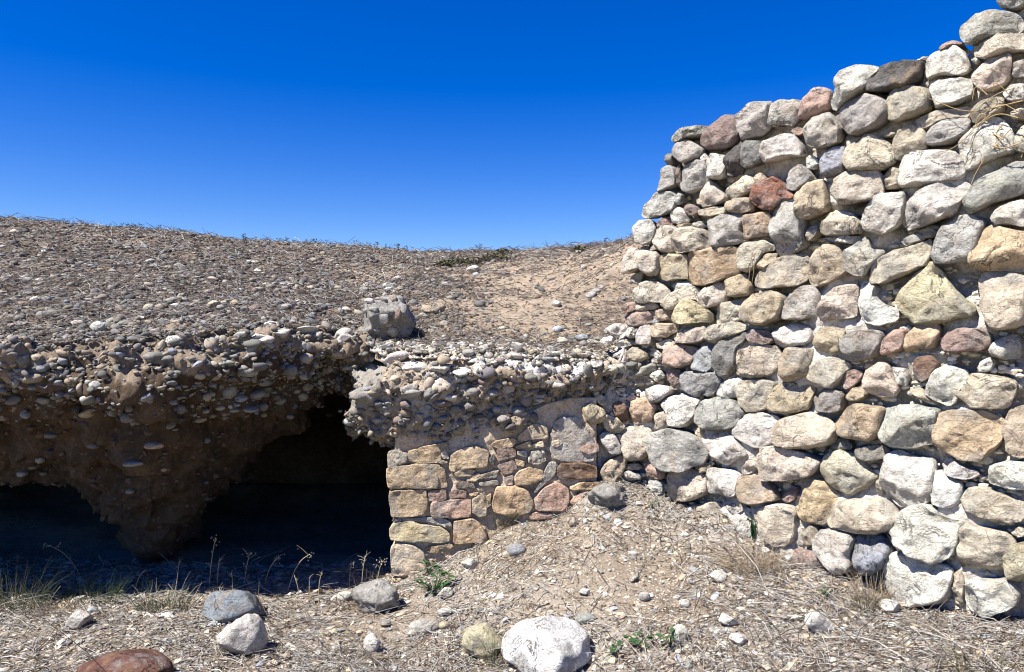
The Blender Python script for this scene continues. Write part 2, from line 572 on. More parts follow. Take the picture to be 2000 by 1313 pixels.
# ------------------------------------------------------------------ undercut conglomerate bank with its hollows
def sheet(rows_xyz, nc, weights, disp, name, mat, seed, px_list, px_fine):
    """rows_xyz: (R, C, 3) control sheet; refined along both directions, then roughened."""
    R = rows_xyz.shape[0]
    ctrl = np.stack([[np.interp(px_fine, px_list, rows_xyz[r, :, k]) for k in range(3)] for r in range(R)])  # R,3,F
    ctrl = np.transpose(ctrl, (0, 2, 1))                                                                     # R,F,3
    # subdivide along rows
    ctrl2 = []
    for f in range(ctrl.shape[1]):
        ctrl2.append(chaikin_open(ctrl[:, f], 2))
    ctrl2 = np.stack(ctrl2, 1)
    L = np.linalg.norm(np.diff(ctrl2, axis=0), axis=-1).mean(1)
    s = np.r_[0, np.cumsum(L * 1.0)]
    n = weights
    # denser sampling on the visible face
    tt = []
    for k in range(len(L)):
        m = max(1, int(round(L[k] / n[k if k < len(n) else -1])))
        tt += list(np.linspace(s[k], s[k + 1], m, endpoint=False))
    tt.append(s[-1])
    tt = np.array(tt)
    V = np.stack([np.stack([np.interp(tt, s, ctrl2[:, f, k]) for k in range(3)], -1) for f in range(ctrl2.shape[1])], 1)
    du = np.gradient(V, axis=1); dv = np.gradient(V, axis=0)
    nn = np.cross(du, dv)
    nn /= np.linalg.norm(nn, axis=-1, keepdims=True) + 1e-9
    V = V + nn * disp(V, nn)[..., None]
    return V, nn

PXF = np.r_[np.linspace(-1400, -60, 60)[:-1], np.linspace(-60, 730, 250)]
def lerp_py(f):
    return T_RP + f * (T_EP - T_RP)
def z_at(py, Y):
    return CAM_Z + sz(py) * Y
rows = []
def brow(Yr, zr):
    rows.append(np.stack([sx(T_PX) * Yr, Yr, zr], -1))
brow(T_RY + .55, z_at(T_RP, T_RY) + 0.02)
brow(T_RY + .10, z_at(T_RP, T_RY) - 0.005)
brow(T_RY + .00, z_at(lerp_py(.03), T_RY))
brow(T_RY - .05, z_at(lerp_py(.13), T_RY - .05))
brow(T_RY - .02, z_at(lerp_py(.26), T_RY - .02))
y4 = T_RY + (T_EY - T_RY) * .14
brow(y4, z_at(lerp_py(.38), y4))
y5 = T_RY + (T_EY - T_RY) * .55
brow(y5, z_at(lerp_py(.70), y5))
brow(T_EY, z_at(T_EP, T_EY))
brow(T_EY + .30, z_at(T_EP, T_EY) + 0.03)
brow(np.full_like(T_EY, 7.6), np.maximum(z_at(T_EP, T_EY) + .15, .75))
brow(np.full_like(T_EY, 8.0), np.full_like(T_EY, .5))
brow(np.full_like(T_EY, 8.0), np.full_like(T_EY, -.3))
rows = np.stack(rows)
def bank_disp(V, nn):
    p = V * np.array([1, 1, 1.0])
    strat = fbm(V * np.array([3.0, 3.0, 9.0]), 3, 31)
    lump = fbm(V * 5.0, 4, 32)
    fine = fbm(V * 22.0, 3, 33)
    return -(0.075 * strat + 0.055 * lump + 0.022 * fine)
V, NN = sheet(rows, None, [0.06] * 4 + [0.02] * 26 + [0.08] * 40, bank_disp, 'bank', None, 3, T_PX, PXF)
bank_grid = V
crust = np.clip((V[..., 2] - 1.25 + .12 * fbm(V * 3.0, 3, 35) - .09 * np.clip((V[..., 0] + 2.0) / .5, 0, 1)) / .12, 0, 1) * (V[..., 1] < 5.4)  # pebbly crust kept pale only where sun reaches; shade painted in below
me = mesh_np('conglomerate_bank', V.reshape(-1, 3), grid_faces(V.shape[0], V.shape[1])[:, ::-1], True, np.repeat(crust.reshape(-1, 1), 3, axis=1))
M_BANK = M_CLAY.copy()  # very dark clay carries the undercut's shade in its colour
M_BANK.name = 'shaded_clay_lit_crust'
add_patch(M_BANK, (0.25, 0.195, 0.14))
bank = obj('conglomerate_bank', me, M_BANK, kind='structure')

# ------------------------------------------------------------------ conglomerate ledge over the masonry
L_PX = np.array([700, 760, 870, 930, 1010, 1060, 1110, 1160, 1250], float)
L_TP = np.array([735, 715, 702, 702, 702, 704, 706, 704, 700], float)
L_BP = np.array([850, 872, 866, 852, 838, 818, 796, 776, 748], float)
L_FY = np.array([4.60, 4.59, 4.59, 4.60, 4.62, 4.64, 4.66, 4.68, 4.73])
# rounded nose at its left end, turning back into the hill
NOSE = 9
th = np.linspace(0, math.pi / 2, NOSE)
def ledge_row(dY, py, back=None):
    Yf = L_FY + dY
    z = CAM_Z + sz(py) * Yf
    x = sx(L_PX) * Yf
    xl = x[0] - 0.11
    nx = xl + 0.11 * (1 - np.cos(th))
    ny = Yf[0] + 0.85 * (1 - np.sin(th))
    nz = np.full(NOSE, z[0])
    return np.stack([np.r_[nx[:-1], x], np.r_[ny[:-1], Yf], np.r_[nz[:-1], z]], -1)
mid = lambda f: L_TP + f * (L_BP - L_TP)
lr = []
r = ledge_row(.75, L_TP - 4); r[:, 2] = ledge_row(0.12, L_TP)[:, 2] + .05; lr.append(r)
lr.append(ledge_row(.18, L_TP - 2))
lr.append(ledge_row(.04, mid(.06)))
lr.append(ledge_row(-.01, mid(.25)))
lr.append(ledge_row(.03, mid(.50)))
lr.append(ledge_row(.09, mid(.78)))
lr.append(ledge_row(.13, mid(1.0)))
r = ledge_row(.30, mid(1.03)); r[:, 2] = lr[-1][:, 2] - .0; lr.append(r)
r = ledge_row(.95, mid(1.03)); r[:, 2] = lr[-1][:, 2] + .05; lr.append(r)
lr = np.stack(lr)
lpar = np.r_[np.linspace(0, 1, NOSE)[:-1] * 200, 200 + (L_PX - 700)]
lfine = np.r_[np.linspace(0, 200, 45)[:-1], np.linspace(200, 750, 150)]
def ledge_disp(V, nn):
    strat = fbm(V * np.array([4.0, 4.0, 14.0]), 3, 41)
    lump = fbm(V * 7.0, 4, 42)
    fine = fbm(V * 26.0, 3, 43)
    return -(0.035 * strat + 0.035 * lump + 0.022 * fine)
V, NN = sheet(lr, None, [0.03] * 4 + [0.014] * 24 + [0.05] * 30, ledge_disp, 'ledge', None, 3, lpar, lfine)
lime = np.clip(.2 + 1.6 * fbm(V * np.array([3., 3., 5.]), 3, 46), 0, 1) * np.clip((V[..., 2] - 1.12) / .2, 0, 1)
me = mesh_np('conglomerate_ledge', V.reshape(-1, 3), grid_faces(V.shape[0], V.shape[1])[:, ::-1], True,
             np.stack([lime, np.clip((-.76 - V[..., 0]) / .06, 0, 1) * np.clip((V[..., 2] - .98) / .06, 0, 1), 0 * lime], -1).reshape(-1, 3))
M_LEDGE = earth_material('pale_conglomerate', (0.28, 0.20, 0.13), (0.38, 0.31, 0.23), (0.50, 0.45, 0.38), 4.0, 1.2, 40.0,
                         (34, (0.15, 0.145, 0.14), (0.42, 0.35, 0.26), (0.5, 0.47, 0.42)))
add_patch(M_LEDGE, (0.60, 0.57, 0.52))
add_patch(M_LEDGE, (0.30, 0.275, 0.235), 1.0, 1)
ledge = obj('conglomerate_ledge', me, M_LEDGE, kind='structure')

# right side, back and roof of the hollow behind the door jamb, closing it
def rough_quad(a, b, c, d, n, seed):
    u, v = np.meshgrid(np.linspace(0, 1, n), np.linspace(0, 1, n))
    a, b, c, d = (np.array(q, float) for q in (a, b, c, d))
    p = a * ((1 - u) * (1 - v))[..., None] + b * (u * (1 - v))[..., None] + c * (u * v)[..., None] + d * ((1 - u) * v)[..., None]
    nrm = np.cross(b - a, d - a); nrm /= np.linalg.norm(nrm)
    return (p + nrm * (.05 * fbm(p * 4, 4, seed))[..., None]).reshape(-1, 3), grid_faces(n, n)
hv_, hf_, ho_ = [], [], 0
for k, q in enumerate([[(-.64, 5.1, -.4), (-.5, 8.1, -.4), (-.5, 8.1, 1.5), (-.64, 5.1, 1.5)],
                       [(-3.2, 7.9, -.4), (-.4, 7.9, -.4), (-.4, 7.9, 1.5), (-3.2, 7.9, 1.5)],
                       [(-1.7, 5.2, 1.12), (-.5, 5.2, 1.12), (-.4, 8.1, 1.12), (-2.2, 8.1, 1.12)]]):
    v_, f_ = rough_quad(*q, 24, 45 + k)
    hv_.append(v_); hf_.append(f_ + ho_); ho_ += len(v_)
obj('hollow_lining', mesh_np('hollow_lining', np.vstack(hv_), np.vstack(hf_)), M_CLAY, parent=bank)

# ------------------------------------------------------------------ stone shapes from outlines
def poly_area_centroid(p):
    x, y = p[:, 0], p[:, 1]
    x2, y2 = np.roll(x, -1), np.roll(y, -1)
    cr = x * y2 - x2 * y
    A = cr.sum() / 2
    return A, np.array([((x + x2) * cr).sum(), ((y + y2) * cr).sum()]) / (6 * A)

def smooth_outline(p, m, cut=0.2, it=1):
    p = np.asarray(p, float)
    for k in range(it):
        q = np.roll(p, -1, axis=0)
        a = p * (1 - cut) + q * cut
        b = p * cut + q * (1 - cut)
        p = np.empty((2 * len(a), 2)); p[0::2] = a; p[1::2] = b
    d = np.linalg.norm(np.roll(p, -1, axis=0) - p, axis=1)
    s = np.r_[0, np.cumsum(d)]
    pc = np.vstack([p, p[:1]])
    t = np.linspace(0, s[-1], m, endpoint=False)
    return np.stack([np.interp(t, s, pc[:, 0]), np.interp(t, s, pc[:, 1])], -1)

def stone_mesh(outline, D, B, seed, boxy=4.0, facets=5, rough=1.0, facet_tilt=0.55, q=3.0, lean=0.0, it=1, cut=.2, under=.5):
    """outline (n,2) metres round its centroid; D how far it stands out, B how far it goes in.
    Returns verts in (along, up, out) and faces."""
    rs = np.random.default_rng(seed)
    size = math.sqrt(abs(poly_area_centroid(outline)[0]))
    m = int(np.clip(size / 0.0052, 24, 54))
    o = smooth_outline(outline, m, cut, it)
    fr = [1.0, .99, .97, .94, .90, .85, .78, .70, .60, .49, .37, .24, .11]
    ring = []
    for f, dep in ((1 - .30 * under, -B), (1 - .22 * under, -B * .5), (1 - .12 * under, -B * .12)):
        ring.append(np.c_[o * f, np.full(m, dep)])
    for f in fr:
        dep = D * (.30 * under + (1 - .30 * under) * (1 - f ** boxy) ** (1 / q))
        ring.append(np.c_[o * f, np.full(m, dep)])
    V = np.vstack(ring + [np.array([[0, 0, D]])])
    nb = 3 * m
    # hewn facets
    xy = V[nb:, :2] / (0.55 * size + 1e-6)
    lim = np.full(len(xy), 1e9)
    for _ in range(facets):
        a = rs.uniform(0, 2 * math.pi); k = rs.uniform(min(.12, facet_tilt * .4), facet_tilt); h = rs.uniform(.70, 1.0)
        lim = np.minimum(lim, D * (h + k * (0.45 - (xy @ np.array([math.cos(a), math.sin(a)])))))
    lim = np.maximum(lim, .34 * D)
    dd = V[nb:, 2]
    soft = 0.03 * D
    V[nb:, 2] = np.where(dd > lim, lim + soft * np.tanh((dd - lim) / (soft + 1e-9)), dd)
    # the lower edge stands out further than the upper one
    V[nb:, 2] *= 1 - lean * np.clip(xy[:, 1], -1.2, 1.2)
    # lumps and chips
    p = V + rs.uniform(-50, 50, 3)
    sc = 1.0 / max(size, .03)
    amp = rough * size
    n1 = fbm(p * sc * 2.3, 3, 51)
    n2 = fbm(p * 22, 4, 52, .6)
    chip = np.minimum(0, fbm(p * sc * 3.6 + 5, 3, 55) + .22)
    n3 = fbm(p * sc * 2.4 + 9, 4, 53, .6); n4 = fbm(p * sc * 2.4 - 9, 4, 54, .6)
    front = (np.arange(len(V)) >= 3 * m)
    rim = np.r_[np.zeros(3 * m), np.repeat(np.array(fr) ** 2, m), [0]]
    V[:, 2] += (0.045 * amp * n1 + 0.008 * rough * n2 + .13 * amp * chip * rim) * front
    V[:, 0] += 0.04 * amp * n3
    V[:, 1] += 0.04 * amp * n4
    nr = len(ring)
    i, j = np.meshgrid(np.arange(nr - 1), np.arange(m), indexing='ij')
    j2 = (j + 1) % m
    q_ = np.stack([i * m + j, i * m + j2, (i + 1) * m + j2, (i + 1) * m + j], -1).reshape(-1, 4)
    c = len(V) - 1
    jj = np.arange(m)
    t = np.stack([(nr - 1) * m + jj, (nr - 1) * m + (jj + 1) % m, np.full(m, c)], -1)
    return V, [q_, t]

def parse(block):
    out = []
    for line in block.strip().splitlines():
        line = line.strip()
        if not line:
            continue
        code, *pts = line.split()
        out.append((code, np.array([[float(v) for v in q.split(',')] for q in pts])))
    return out

REG = {'A': (1180, 180, .30457), 'B': (1580, 0, .30457), 'C': (1580, 300, .30457), 'D': (1180, 500, .30457),
       'E': (1580, 620, .30457), 'F': (1580, 913, .30457), 'G': (1180, 800, .30457), 'M': (740, 780, .30464),
       'Q': (640, 560, .3), 'S': (0, 0, 1.0)}

WALL = {}
WALL['A'] = '''
g 465,310 520,245 600,228 700,222 690,262 640,285 560,300 480,330
g 470,370 500,330 560,318 610,345 655,385 610,430 540,465 490,430
m 655,320 700,230 790,165 860,160 885,200 890,280 850,340 760,372 690,370 655,350
g 890,165 925,140 970,80 1095,88 1085,140 1080,230 1040,270 930,318 900,270 890,220
g 1080,200 1100,100 1170,65 1290,65 1285,110 1275,170 1220,230 1150,215 1090,230
d 410,440 425,405 460,400 462,470 425,480
g 375,570 395,500 460,475 480,520 480,600 400,640 375,640
m 468,500 500,460 515,520 515,630 482,600
g 515,580 525,510 600,450 665,445 690,480 695,560 650,620 575,652 540,630 515,610
w 620,440 665,390 690,430 680,455
w 692,440 720,400 800,415 805,480 790,540 750,562 700,555
k 808,440 860,360 905,305 918,400 908,520 825,545 805,530
d 918,400 932,330 1050,320 1045,440 980,480 915,490
w 1045,420 1080,335 1170,285 1250,290 1300,350 1300,415 1200,430 1120,450 1050,460
p 1225,250 1260,235 1305,240 1300,275 1270,288 1235,280
g 268,780 330,680 400,645 470,640 470,750 400,785 300,812
t 610,700 640,660 652,680 650,720 620,725
c 650,620 700,565 760,640 812,680 810,700 740,730 655,740
c 805,640 850,600 920,530 985,565 1000,620 940,645 870,690 815,680
t 985,560 1020,522 1065,570 1030,610 1000,600
r 985,700 1020,620 1090,570 1140,558 1180,600 1265,665 1250,690 1180,690 1110,760 1040,752
g 1215,600 1230,510 1300,470 1375,560 1340,600 1275,645 1220,630
m 535,755 570,715 640,760 585,805
w 455,780 500,740 540,770 565,830 500,850 460,840
c 640,765 720,742 810,742 815,780 760,800 650,805
t 815,720 880,690 960,685 985,705 975,770 900,785 820,775
p 360,850 385,815 430,810 450,850 400,870 362,872
w 222,880 255,835 325,825 345,880 330,960 280,982 240,975
t 490,860 575,840 578,865 520,885 492,880
g 580,845 640,830 680,862 640,878 590,865
c 335,910 380,870 450,858 500,885 480,960 470,1030 400,1030 350,980
c 485,940 510,890 580,875 665,880 700,940 718,1005 600,1030 500,1035 485,1000
g 705,850 730,810 880,785 912,810 900,890 945,960 850,985 770,1000 720,970 705,900
o 900,870 940,800 1080,782 1105,820 1110,910 1020,935 940,945 900,920
g 1112,790 1160,710 1255,692 1280,740 1305,800 1310,990 1200,1050 1140,1050 1120,930
c 890,1010 930,980 1060,955 1120,1000 1120,1020 1040,1040 1000,1120 930,1155 895,1120
t 1010,1100 1060,1040 1120,1030 1125,1080 1060,1140 1010,1135
t 375,1080 430,1045 570,1050 570,1190 490,1208 395,1195 375,1150
o 575,1060 640,1030 885,990 890,1150 860,1180 720,1225 590,1228 572,1180
t 1005,1190 1060,1130 1180,1065 1290,1045 1355,1090 1355,1190 1290,1240 1120,1260 1010,1245
c 135,1060 180,1000 240,1010 290,1030 370,1040 370,1170 300,1180 260,1130 200,1165 145,1160
w 205,1110 235,1065 270,1120 230,1165
t 180,1190 220,1165 270,1150 240,1235 190,1225
c 310,1000 340,980 375,1010 330,1030
c 250,1000 285,985 300,1010 270,1028
c 1320,870 1375,855 1385,900 1340,960 1320,940
g 470,645 512,660 510,700 490,725 472,715
w 1305,440 1345,410 1385,440 1375,500 1310,470
'''
WALL['D'] = '''
c 213,250 235,190 320,165 375,170 450,245 420,290 360,300 270,305 215,275
w 450,180 520,165 590,175 560,205 480,232
c 410,310 440,260 520,215 600,195 635,225 630,280 580,285 530,305 490,345 440,340
c 640,250 700,195 770,172 800,215 810,280 750,320 680,335 640,300
t 785,190 860,130 930,120 960,200 960,250 850,265 805,240
y 485,400 530,310 580,270 640,310 720,380 700,425 600,435 500,432
c 735,380 760,320 830,295 945,275 940,340 910,410 800,440 740,435
t 940,290 990,250 1110,228 1195,265 1195,320 1150,410 1060,440 960,430 930,400
g 1200,370 1215,280 1270,220 1330,195 1400,215 1410,380 1300,410 1200,405
p 105,335 150,300 212,297 205,345 120,370
p 135,405 165,358 225,352 330,357 325,420 250,450 160,450
c 215,330 250,302 345,300 365,335 300,350 218,350
t 335,345 470,338 495,365 470,410 360,418 335,400
b 318,415 345,405 375,425 350,437 318,432
w 22,465 60,435 120,440 140,470 90,510 40,500
w 130,490 165,455 240,458 225,510 180,528 140,515
w 235,500 260,450 305,445 325,500 330,565 280,572 230,560
t 325,455 380,430 500,440 490,480 420,520 350,520
c 460,510 520,470 660,450 680,470 665,545 590,560 480,550
c 685,480 720,445 880,425 945,455 900,490 830,520 740,555 685,535
d 742,600 790,550 925,490 930,540 890,590 880,700 840,765 785,772 748,700
m 930,490 980,465 1100,485 1112,560 1060,572 990,545 935,530
w 1115,490 1180,450 1260,438 1340,465 1355,540 1300,570 1160,590 1120,560
p 408,620 440,575 530,570 615,585 595,640 585,700 490,710 410,690
b 590,670 640,590 690,560 735,600 740,700 690,742 610,730
c 875,650 910,600 1010,585 1120,580 1150,640 1130,740 1040,780 900,770
t 1165,650 1200,590 1370,595 1370,650 1345,760 1220,800 1180,760
m 428,760 450,728 510,725 510,810 460,830 430,800
e 515,760 560,740 740,745 780,790 720,880 620,900 540,860 515,810
w 735,860 800,800 910,770 900,900 840,910 740,885
c 885,840 930,795 1100,800 1140,820 1085,900 1080,980 950,1000 900,950
t 1090,930 1130,840 1200,815 1300,810 1375,840 1330,980 1230,1005 1100,990
w 280,880 330,835 400,825 450,870 370,940 320,930
o 160,1060 200,930 270,905 320,930 350,960 325,1040 250,1070
w 395,940 460,900 560,895 640,930 590,1050 520,1090 450,1075 435,1010
c 325,1060 370,1000 420,1000 440,1080 400,1110 340,1100
n 40,960 80,930 130,945 150,1030 130,1070 70,1035
c 115,1130 150,1090 300,1100 325,1150 310,1220 270,1290 170,1300 130,1230
g 630,980 670,920 760,898 850,920 920,1000 880,1090 780,1105 680,1095 640,1050
w 870,1120 910,1030 1000,1010 1140,1020 1160,1060 1130,1180 1070,1225 990,1210 900,1160
c 695,1150 770,1125 772,1145 720,1170
w 60,630 110,600 140,620 100,655 50,650
t 145,620 200,580 290,610 305,650 230,680 160,670
w 0,540 40,510 75,530 40,560 -10,565
w 60,570 110,530 180,540 180,570 110,590
w 340,640 370,600 400,640 380,670
c 190,740 260,710 330,690 350,730 280,760 200,775
w 300,760 370,730 400,780 350,800
c 360,560 440,530 470,560 420,600 370,590
'''
WALL['G'] = '''
g 320,190 340,150 460,115 560,140 640,190 690,280 660,340 580,375 480,370 380,320 365,270
w 670,220 740,190 860,160 900,210 960,280 880,310 830,340 740,290 690,260
p 285,350 310,310 380,305 410,360 405,430 350,440 290,430
c 425,520 440,400 480,375 620,388 675,430 670,540 580,570 480,580 430,560
t 605,375 650,330 700,340 695,395 640,400
w 685,450 720,370 860,385 902,420 902,540 820,540 690,520
c 905,380 960,300 1015,305 1020,360 960,408 910,412
c 1030,300 1080,235 1160,225 1260,260 1379,300 1420,330 1360,410 1280,440 1150,440 1060,430 1035,370
t 908,450 950,418 1060,425 1110,500 1155,570 1030,595 940,580 910,530
p 1160,560 1220,485 1265,500 1250,570 1190,595
t 0,340 100,285 140,290 130,340 90,430 50,455 0,460 -30,400
c 80,160 105,155 115,200 95,215
c 125,360 170,340 220,340 252,370 200,382 135,378
g 110,400 150,385 220,400 240,440 150,445
w 300,450 390,450 395,530 350,540 310,500
c 520,640 640,600 760,590 800,680 700,720 560,690
w 800,610 910,580 940,620 870,670 810,690
w 830,740 940,680 985,760 970,810 880,790
c 1005,660 1060,610 1200,598 1270,650 1250,740 1230,840 1150,860 1080,830 1040,740
w 1185,930 1240,905 1250,975 1190,970
c 1140,865 1230,855 1210,900 1150,900
c 580,130 640,110 690,160 650,190
'''
WALL['B'] = '''
p 0,640 40,585 110,573 165,595 160,690 110,720 0,770 -40,760 -20,680
w 175,670 210,590 240,500 330,437 460,445 475,460 430,520 395,590 300,640 200,720
k 400,585 440,505 490,452 640,405 750,405 740,530 640,580 480,602 415,600
w 700,385 800,372 770,400 720,395
w 770,440 830,345 950,312 1010,332 1055,450 980,490 860,490 795,520
p 850,325 890,290 960,276 1015,290 940,308 870,335
g 990,230 1010,160 1120,95 1300,83 1365,110 1379,170 1379,215 1200,240 1050,305 1000,270
g 1235,40 1250,0 1300,-20 1400,-20 1420,40 1320,75 1250,60
c 1085,370 1120,280 1240,245 1400,222 1420,330 1300,350 1150,395
w 1050,390 1080,370 1115,400 1090,425
c 1070,520 1110,450 1220,370 1310,350 1320,440 1290,530 1200,590 1120,600
g 1325,420 1400,390 1430,500 1320,500
g 205,770 250,700 370,620 470,635 535,680 530,780 430,850 290,880 235,830
c 530,720 560,630 620,578 760,572 800,620 800,710 720,750 600,790 535,780
w 805,580 830,535 960,508 1060,522 1070,610 980,670 850,705 825,650
g 15,850 60,770 180,735 235,850 220,920 130,955 30,955
c 680,790 750,760 870,720 1040,690 1040,755 900,775 820,820 740,840 690,815
g 780,900 820,825 900,778 1040,765 1040,830 990,890 900,930 790,950
c 570,920 610,850 700,822 765,850 770,960 700,990 600,1030 575,1000
t 470,880 500,850 590,860 560,885 490,890
t 1050,720 1130,660 1270,640 1260,720 1140,800 1060,790
w 1260,610 1310,560 1400,545 1420,650 1310,660
b 95,1050 130,980 180,948 255,950 260,1010 240,1100 180,1130 120,1140
c 255,1060 285,950 400,882 500,900 565,960 560,1050 480,1100 300,1105
w 600,1180 640,1010 700,982 900,977 1000,1010 1020,1150 900,1170 760,1200 620,1205
w 990,930 1060,870 1200,770 1260,780 1330,870 1330,970 1200,1020 1020,1105 1000,1000
c 1340,880 1400,800 1440,990 1340,970
c 1310,730 1400,700 1430,770 1320,770
w 0,1060 30,1020 80,1060 40,1090 -20,1085
t -10,1105 40,1120 65,1165 20,1185 -15,1170
'''
WALL['C'] = '''
t -10,240 80,170 130,190 150,370 80,400 0,430 -50,400 -45,270
c 190,270 220,180 290,125 480,125 488,170 495,270 440,300 340,320 250,335 210,290
t 492,160 560,95 615,112 610,225 500,238
w 375,420 450,290 560,262 640,262 635,400 590,470 500,510 390,500
c 110,470 150,390 240,372 310,390 365,460 360,515 260,525 120,525
w 115,545 200,530 360,535 330,580 220,575 130,565
w 640,430 700,300 800,230 900,190 1000,180 1060,240 1000,290 960,390 850,430 680,490 650,470
g 1030,340 1080,210 1160,150 1379,70 1430,60 1430,250 1320,290 1200,330 1080,390 1040,380
w 1195,430 1230,370 1320,310 1430,300 1430,480 1300,460 1220,465
t 40,790 60,640 130,595 200,610 240,660 260,770 150,830 60,850
g 235,720 260,650 380,540 410,570 400,620 510,622 470,670 400,740 390,800 290,765
c 410,790 440,690 600,620 785,555 788,640 770,720 640,780 500,830 430,830
g 820,650 850,560 900,470 1050,405 1145,440 1120,540 1065,690 930,705 850,700
o 1075,680 1110,530 1160,470 1220,467 1300,500 1430,510 1430,750 1220,755 1090,745
y 585,960 640,880 740,770 830,700 870,760 930,860 1085,1000 1080,1040 980,1050 940,1070 780,1075 690,1090 630,1010
w 345,890 380,828 450,845 440,920 480,960 600,1010 570,1080 470,1100 390,1080 355,1000
c 95,1000 140,930 210,860 330,852 345,960 335,1050 220,1060 120,1075
c 1130,870 1140,780 1300,765 1430,800 1430,1080 1300,1125 1200,1100 1160,1000
b 1345,1070 1400,1030 1430,1150 1350,1150
g 600,560 690,520 760,530 740,560 640,600
c 700,500 800,480 860,510 800,545 720,540
'''
WALL['E'] = '''
t 55,160 90,75 180,65 265,82 235,150 215,215 150,225 70,200
s 235,170 270,102 360,82 490,92 508,130 480,200 430,260 300,285 250,220
p 490,220 512,140 560,82 645,78 636,170 630,210 500,240
o 642,190 662,110 720,52 800,32 850,52 858,110 820,190 700,205 648,205
m 893,160 920,100 1000,65 1130,75 1185,120 1185,190 1130,212 960,220 905,215
w 1190,180 1240,140 1340,105 1370,130 1365,260 1280,265 1190,235
w 1095,320 1130,275 1190,255 1205,290 1190,340 1120,345
c 10,340 50,280 170,255 290,300 240,380 190,450 130,440 40,390
n 690,300 720,245 800,240 855,300 800,380 750,415 700,360
p 235,390 280,340 345,332 350,390 300,450 250,460
c 390,410 410,340 470,290 530,300 560,380 600,450 570,505 470,500 410,460
s 55,530 90,465 200,460 255,490 240,580 180,610 90,590
t 280,500 310,450 370,447 390,500 350,530 285,530
w 790,430 830,340 920,302 1040,350 1000,450 960,555 880,540 800,490
c 970,480 1000,400 1080,362 1220,372 1340,410 1340,500 1290,580 1180,580 1060,570 1000,520
t 660,460 750,450 790,510 880,550 800,555 700,490
o 200,680 260,600 330,552 440,562 515,590 490,660 480,740 430,785 280,760 220,720
g 498,690 512,600 570,572 700,557 850,590 838,700 838,800 720,820 580,815 510,760
o 847,700 855,620 960,582 1100,600 1240,640 1270,700 1240,800 1140,900 1020,910 900,840 847,800
t 1280,650 1310,580 1430,560 1430,900 1310,870 1285,760
g 165,810 190,777 260,777 300,830 270,840 170,835
s 330,850 370,815 480,815 545,850 510,890 440,920 350,900
c 90,950 150,880 230,850 340,870 380,940 450,1020 420,1060 300,1130 180,1080 120,1010
w 505,960 530,870 620,850 700,890 800,905 830,960 805,1180 700,1195 600,1190 520,1120
w 815,1080 850,970 920,1010 1010,1060 990,1180 920,1205 815,1185
w 880,930 940,890 1000,940 1120,1000 1050,1030 900,1005
w 1175,1010 1200,940 1290,918 1430,930 1430,1095 1260,1080 1180,1045
c 1000,1160 1040,1090 1130,1075 1240,1120 1390,1190 1390,1280 1300,1300 1130,1270 1030,1220
w 560,320 640,330 660,380 640,440 600,420
c 460,1040 490,1020 505,1100 480,1140 455,1110
'''
WALL['F'] = '''
c 175,320 200,230 320,192 490,187 560,240 610,300 560,380 480,410 300,395 190,360
w 580,380 620,300 700,240 800,225 880,290 1000,330 990,430 960,540 850,585 720,560 640,490
w 75,470 120,388 220,385 330,420 300,540 310,640 230,665 160,610 90,540
b 315,520 340,430 420,405 500,430 560,480 560,560 500,640 400,680 340,640
w 510,600 560,545 640,540 760,580 935,620 940,700 900,830 720,860 580,840 530,720
c 1003,520 1010,380 1060,352 1200,390 1310,430 1345,500 1290,560 1270,640 1140,630 1010,620
y 1285,560 1330,490 1430,470 1430,740 1310,690
w 1035,790 1060,710 1180,700 1300,705 1360,790 1360,850 1280,900 1170,935 1080,910 1040,850
c 1310,400 1379,370 1430,430 1340,440
c 510,420 590,450 620,500 610,540 570,485
c 945,680 1000,640 1020,720 1010,860 950,860
'''
WALL['S'] = '''
c 1531,850 1536,823 1570,809 1607,807 1641,827 1643,845 1629,869 1580,872 1532,866
o 1569,985 1590,948 1609,932 1652,968 1635,992 1626,1022 1580,1010 1569,998
t 1577,1032 1600,1020 1612,1032 1603,1062 1577,1060
p 1560,1085 1563,1070 1600,1074 1628,1103 1620,1112 1580,1112 1561,1105
'''
WALL['Q'] = '''
t 1645,800 1680,760 1760,780 1795,820 1770,885 1690,890
c 1730,720 1760,695 1800,715 1805,770 1760,765
t 1785,880 1810,830 1870,850 1920,900 1890,945 1840,950 1790,910
w 1760,970 1790,935 1860,960 1900,1050 1880,1085 1820,1070 1780,1020
c 1870,960 1910,955 1905,1010
'''

# ------------------------------------------------------------------ the rubble wall
wall = empty('rubble_wall', (1.5, 4.1, 0.3), 'tall broken wall of pale rounded rubble stones and mortar, on the right', 'wall')
wall_loc = np.array([1.5, 4.1, 0.3])

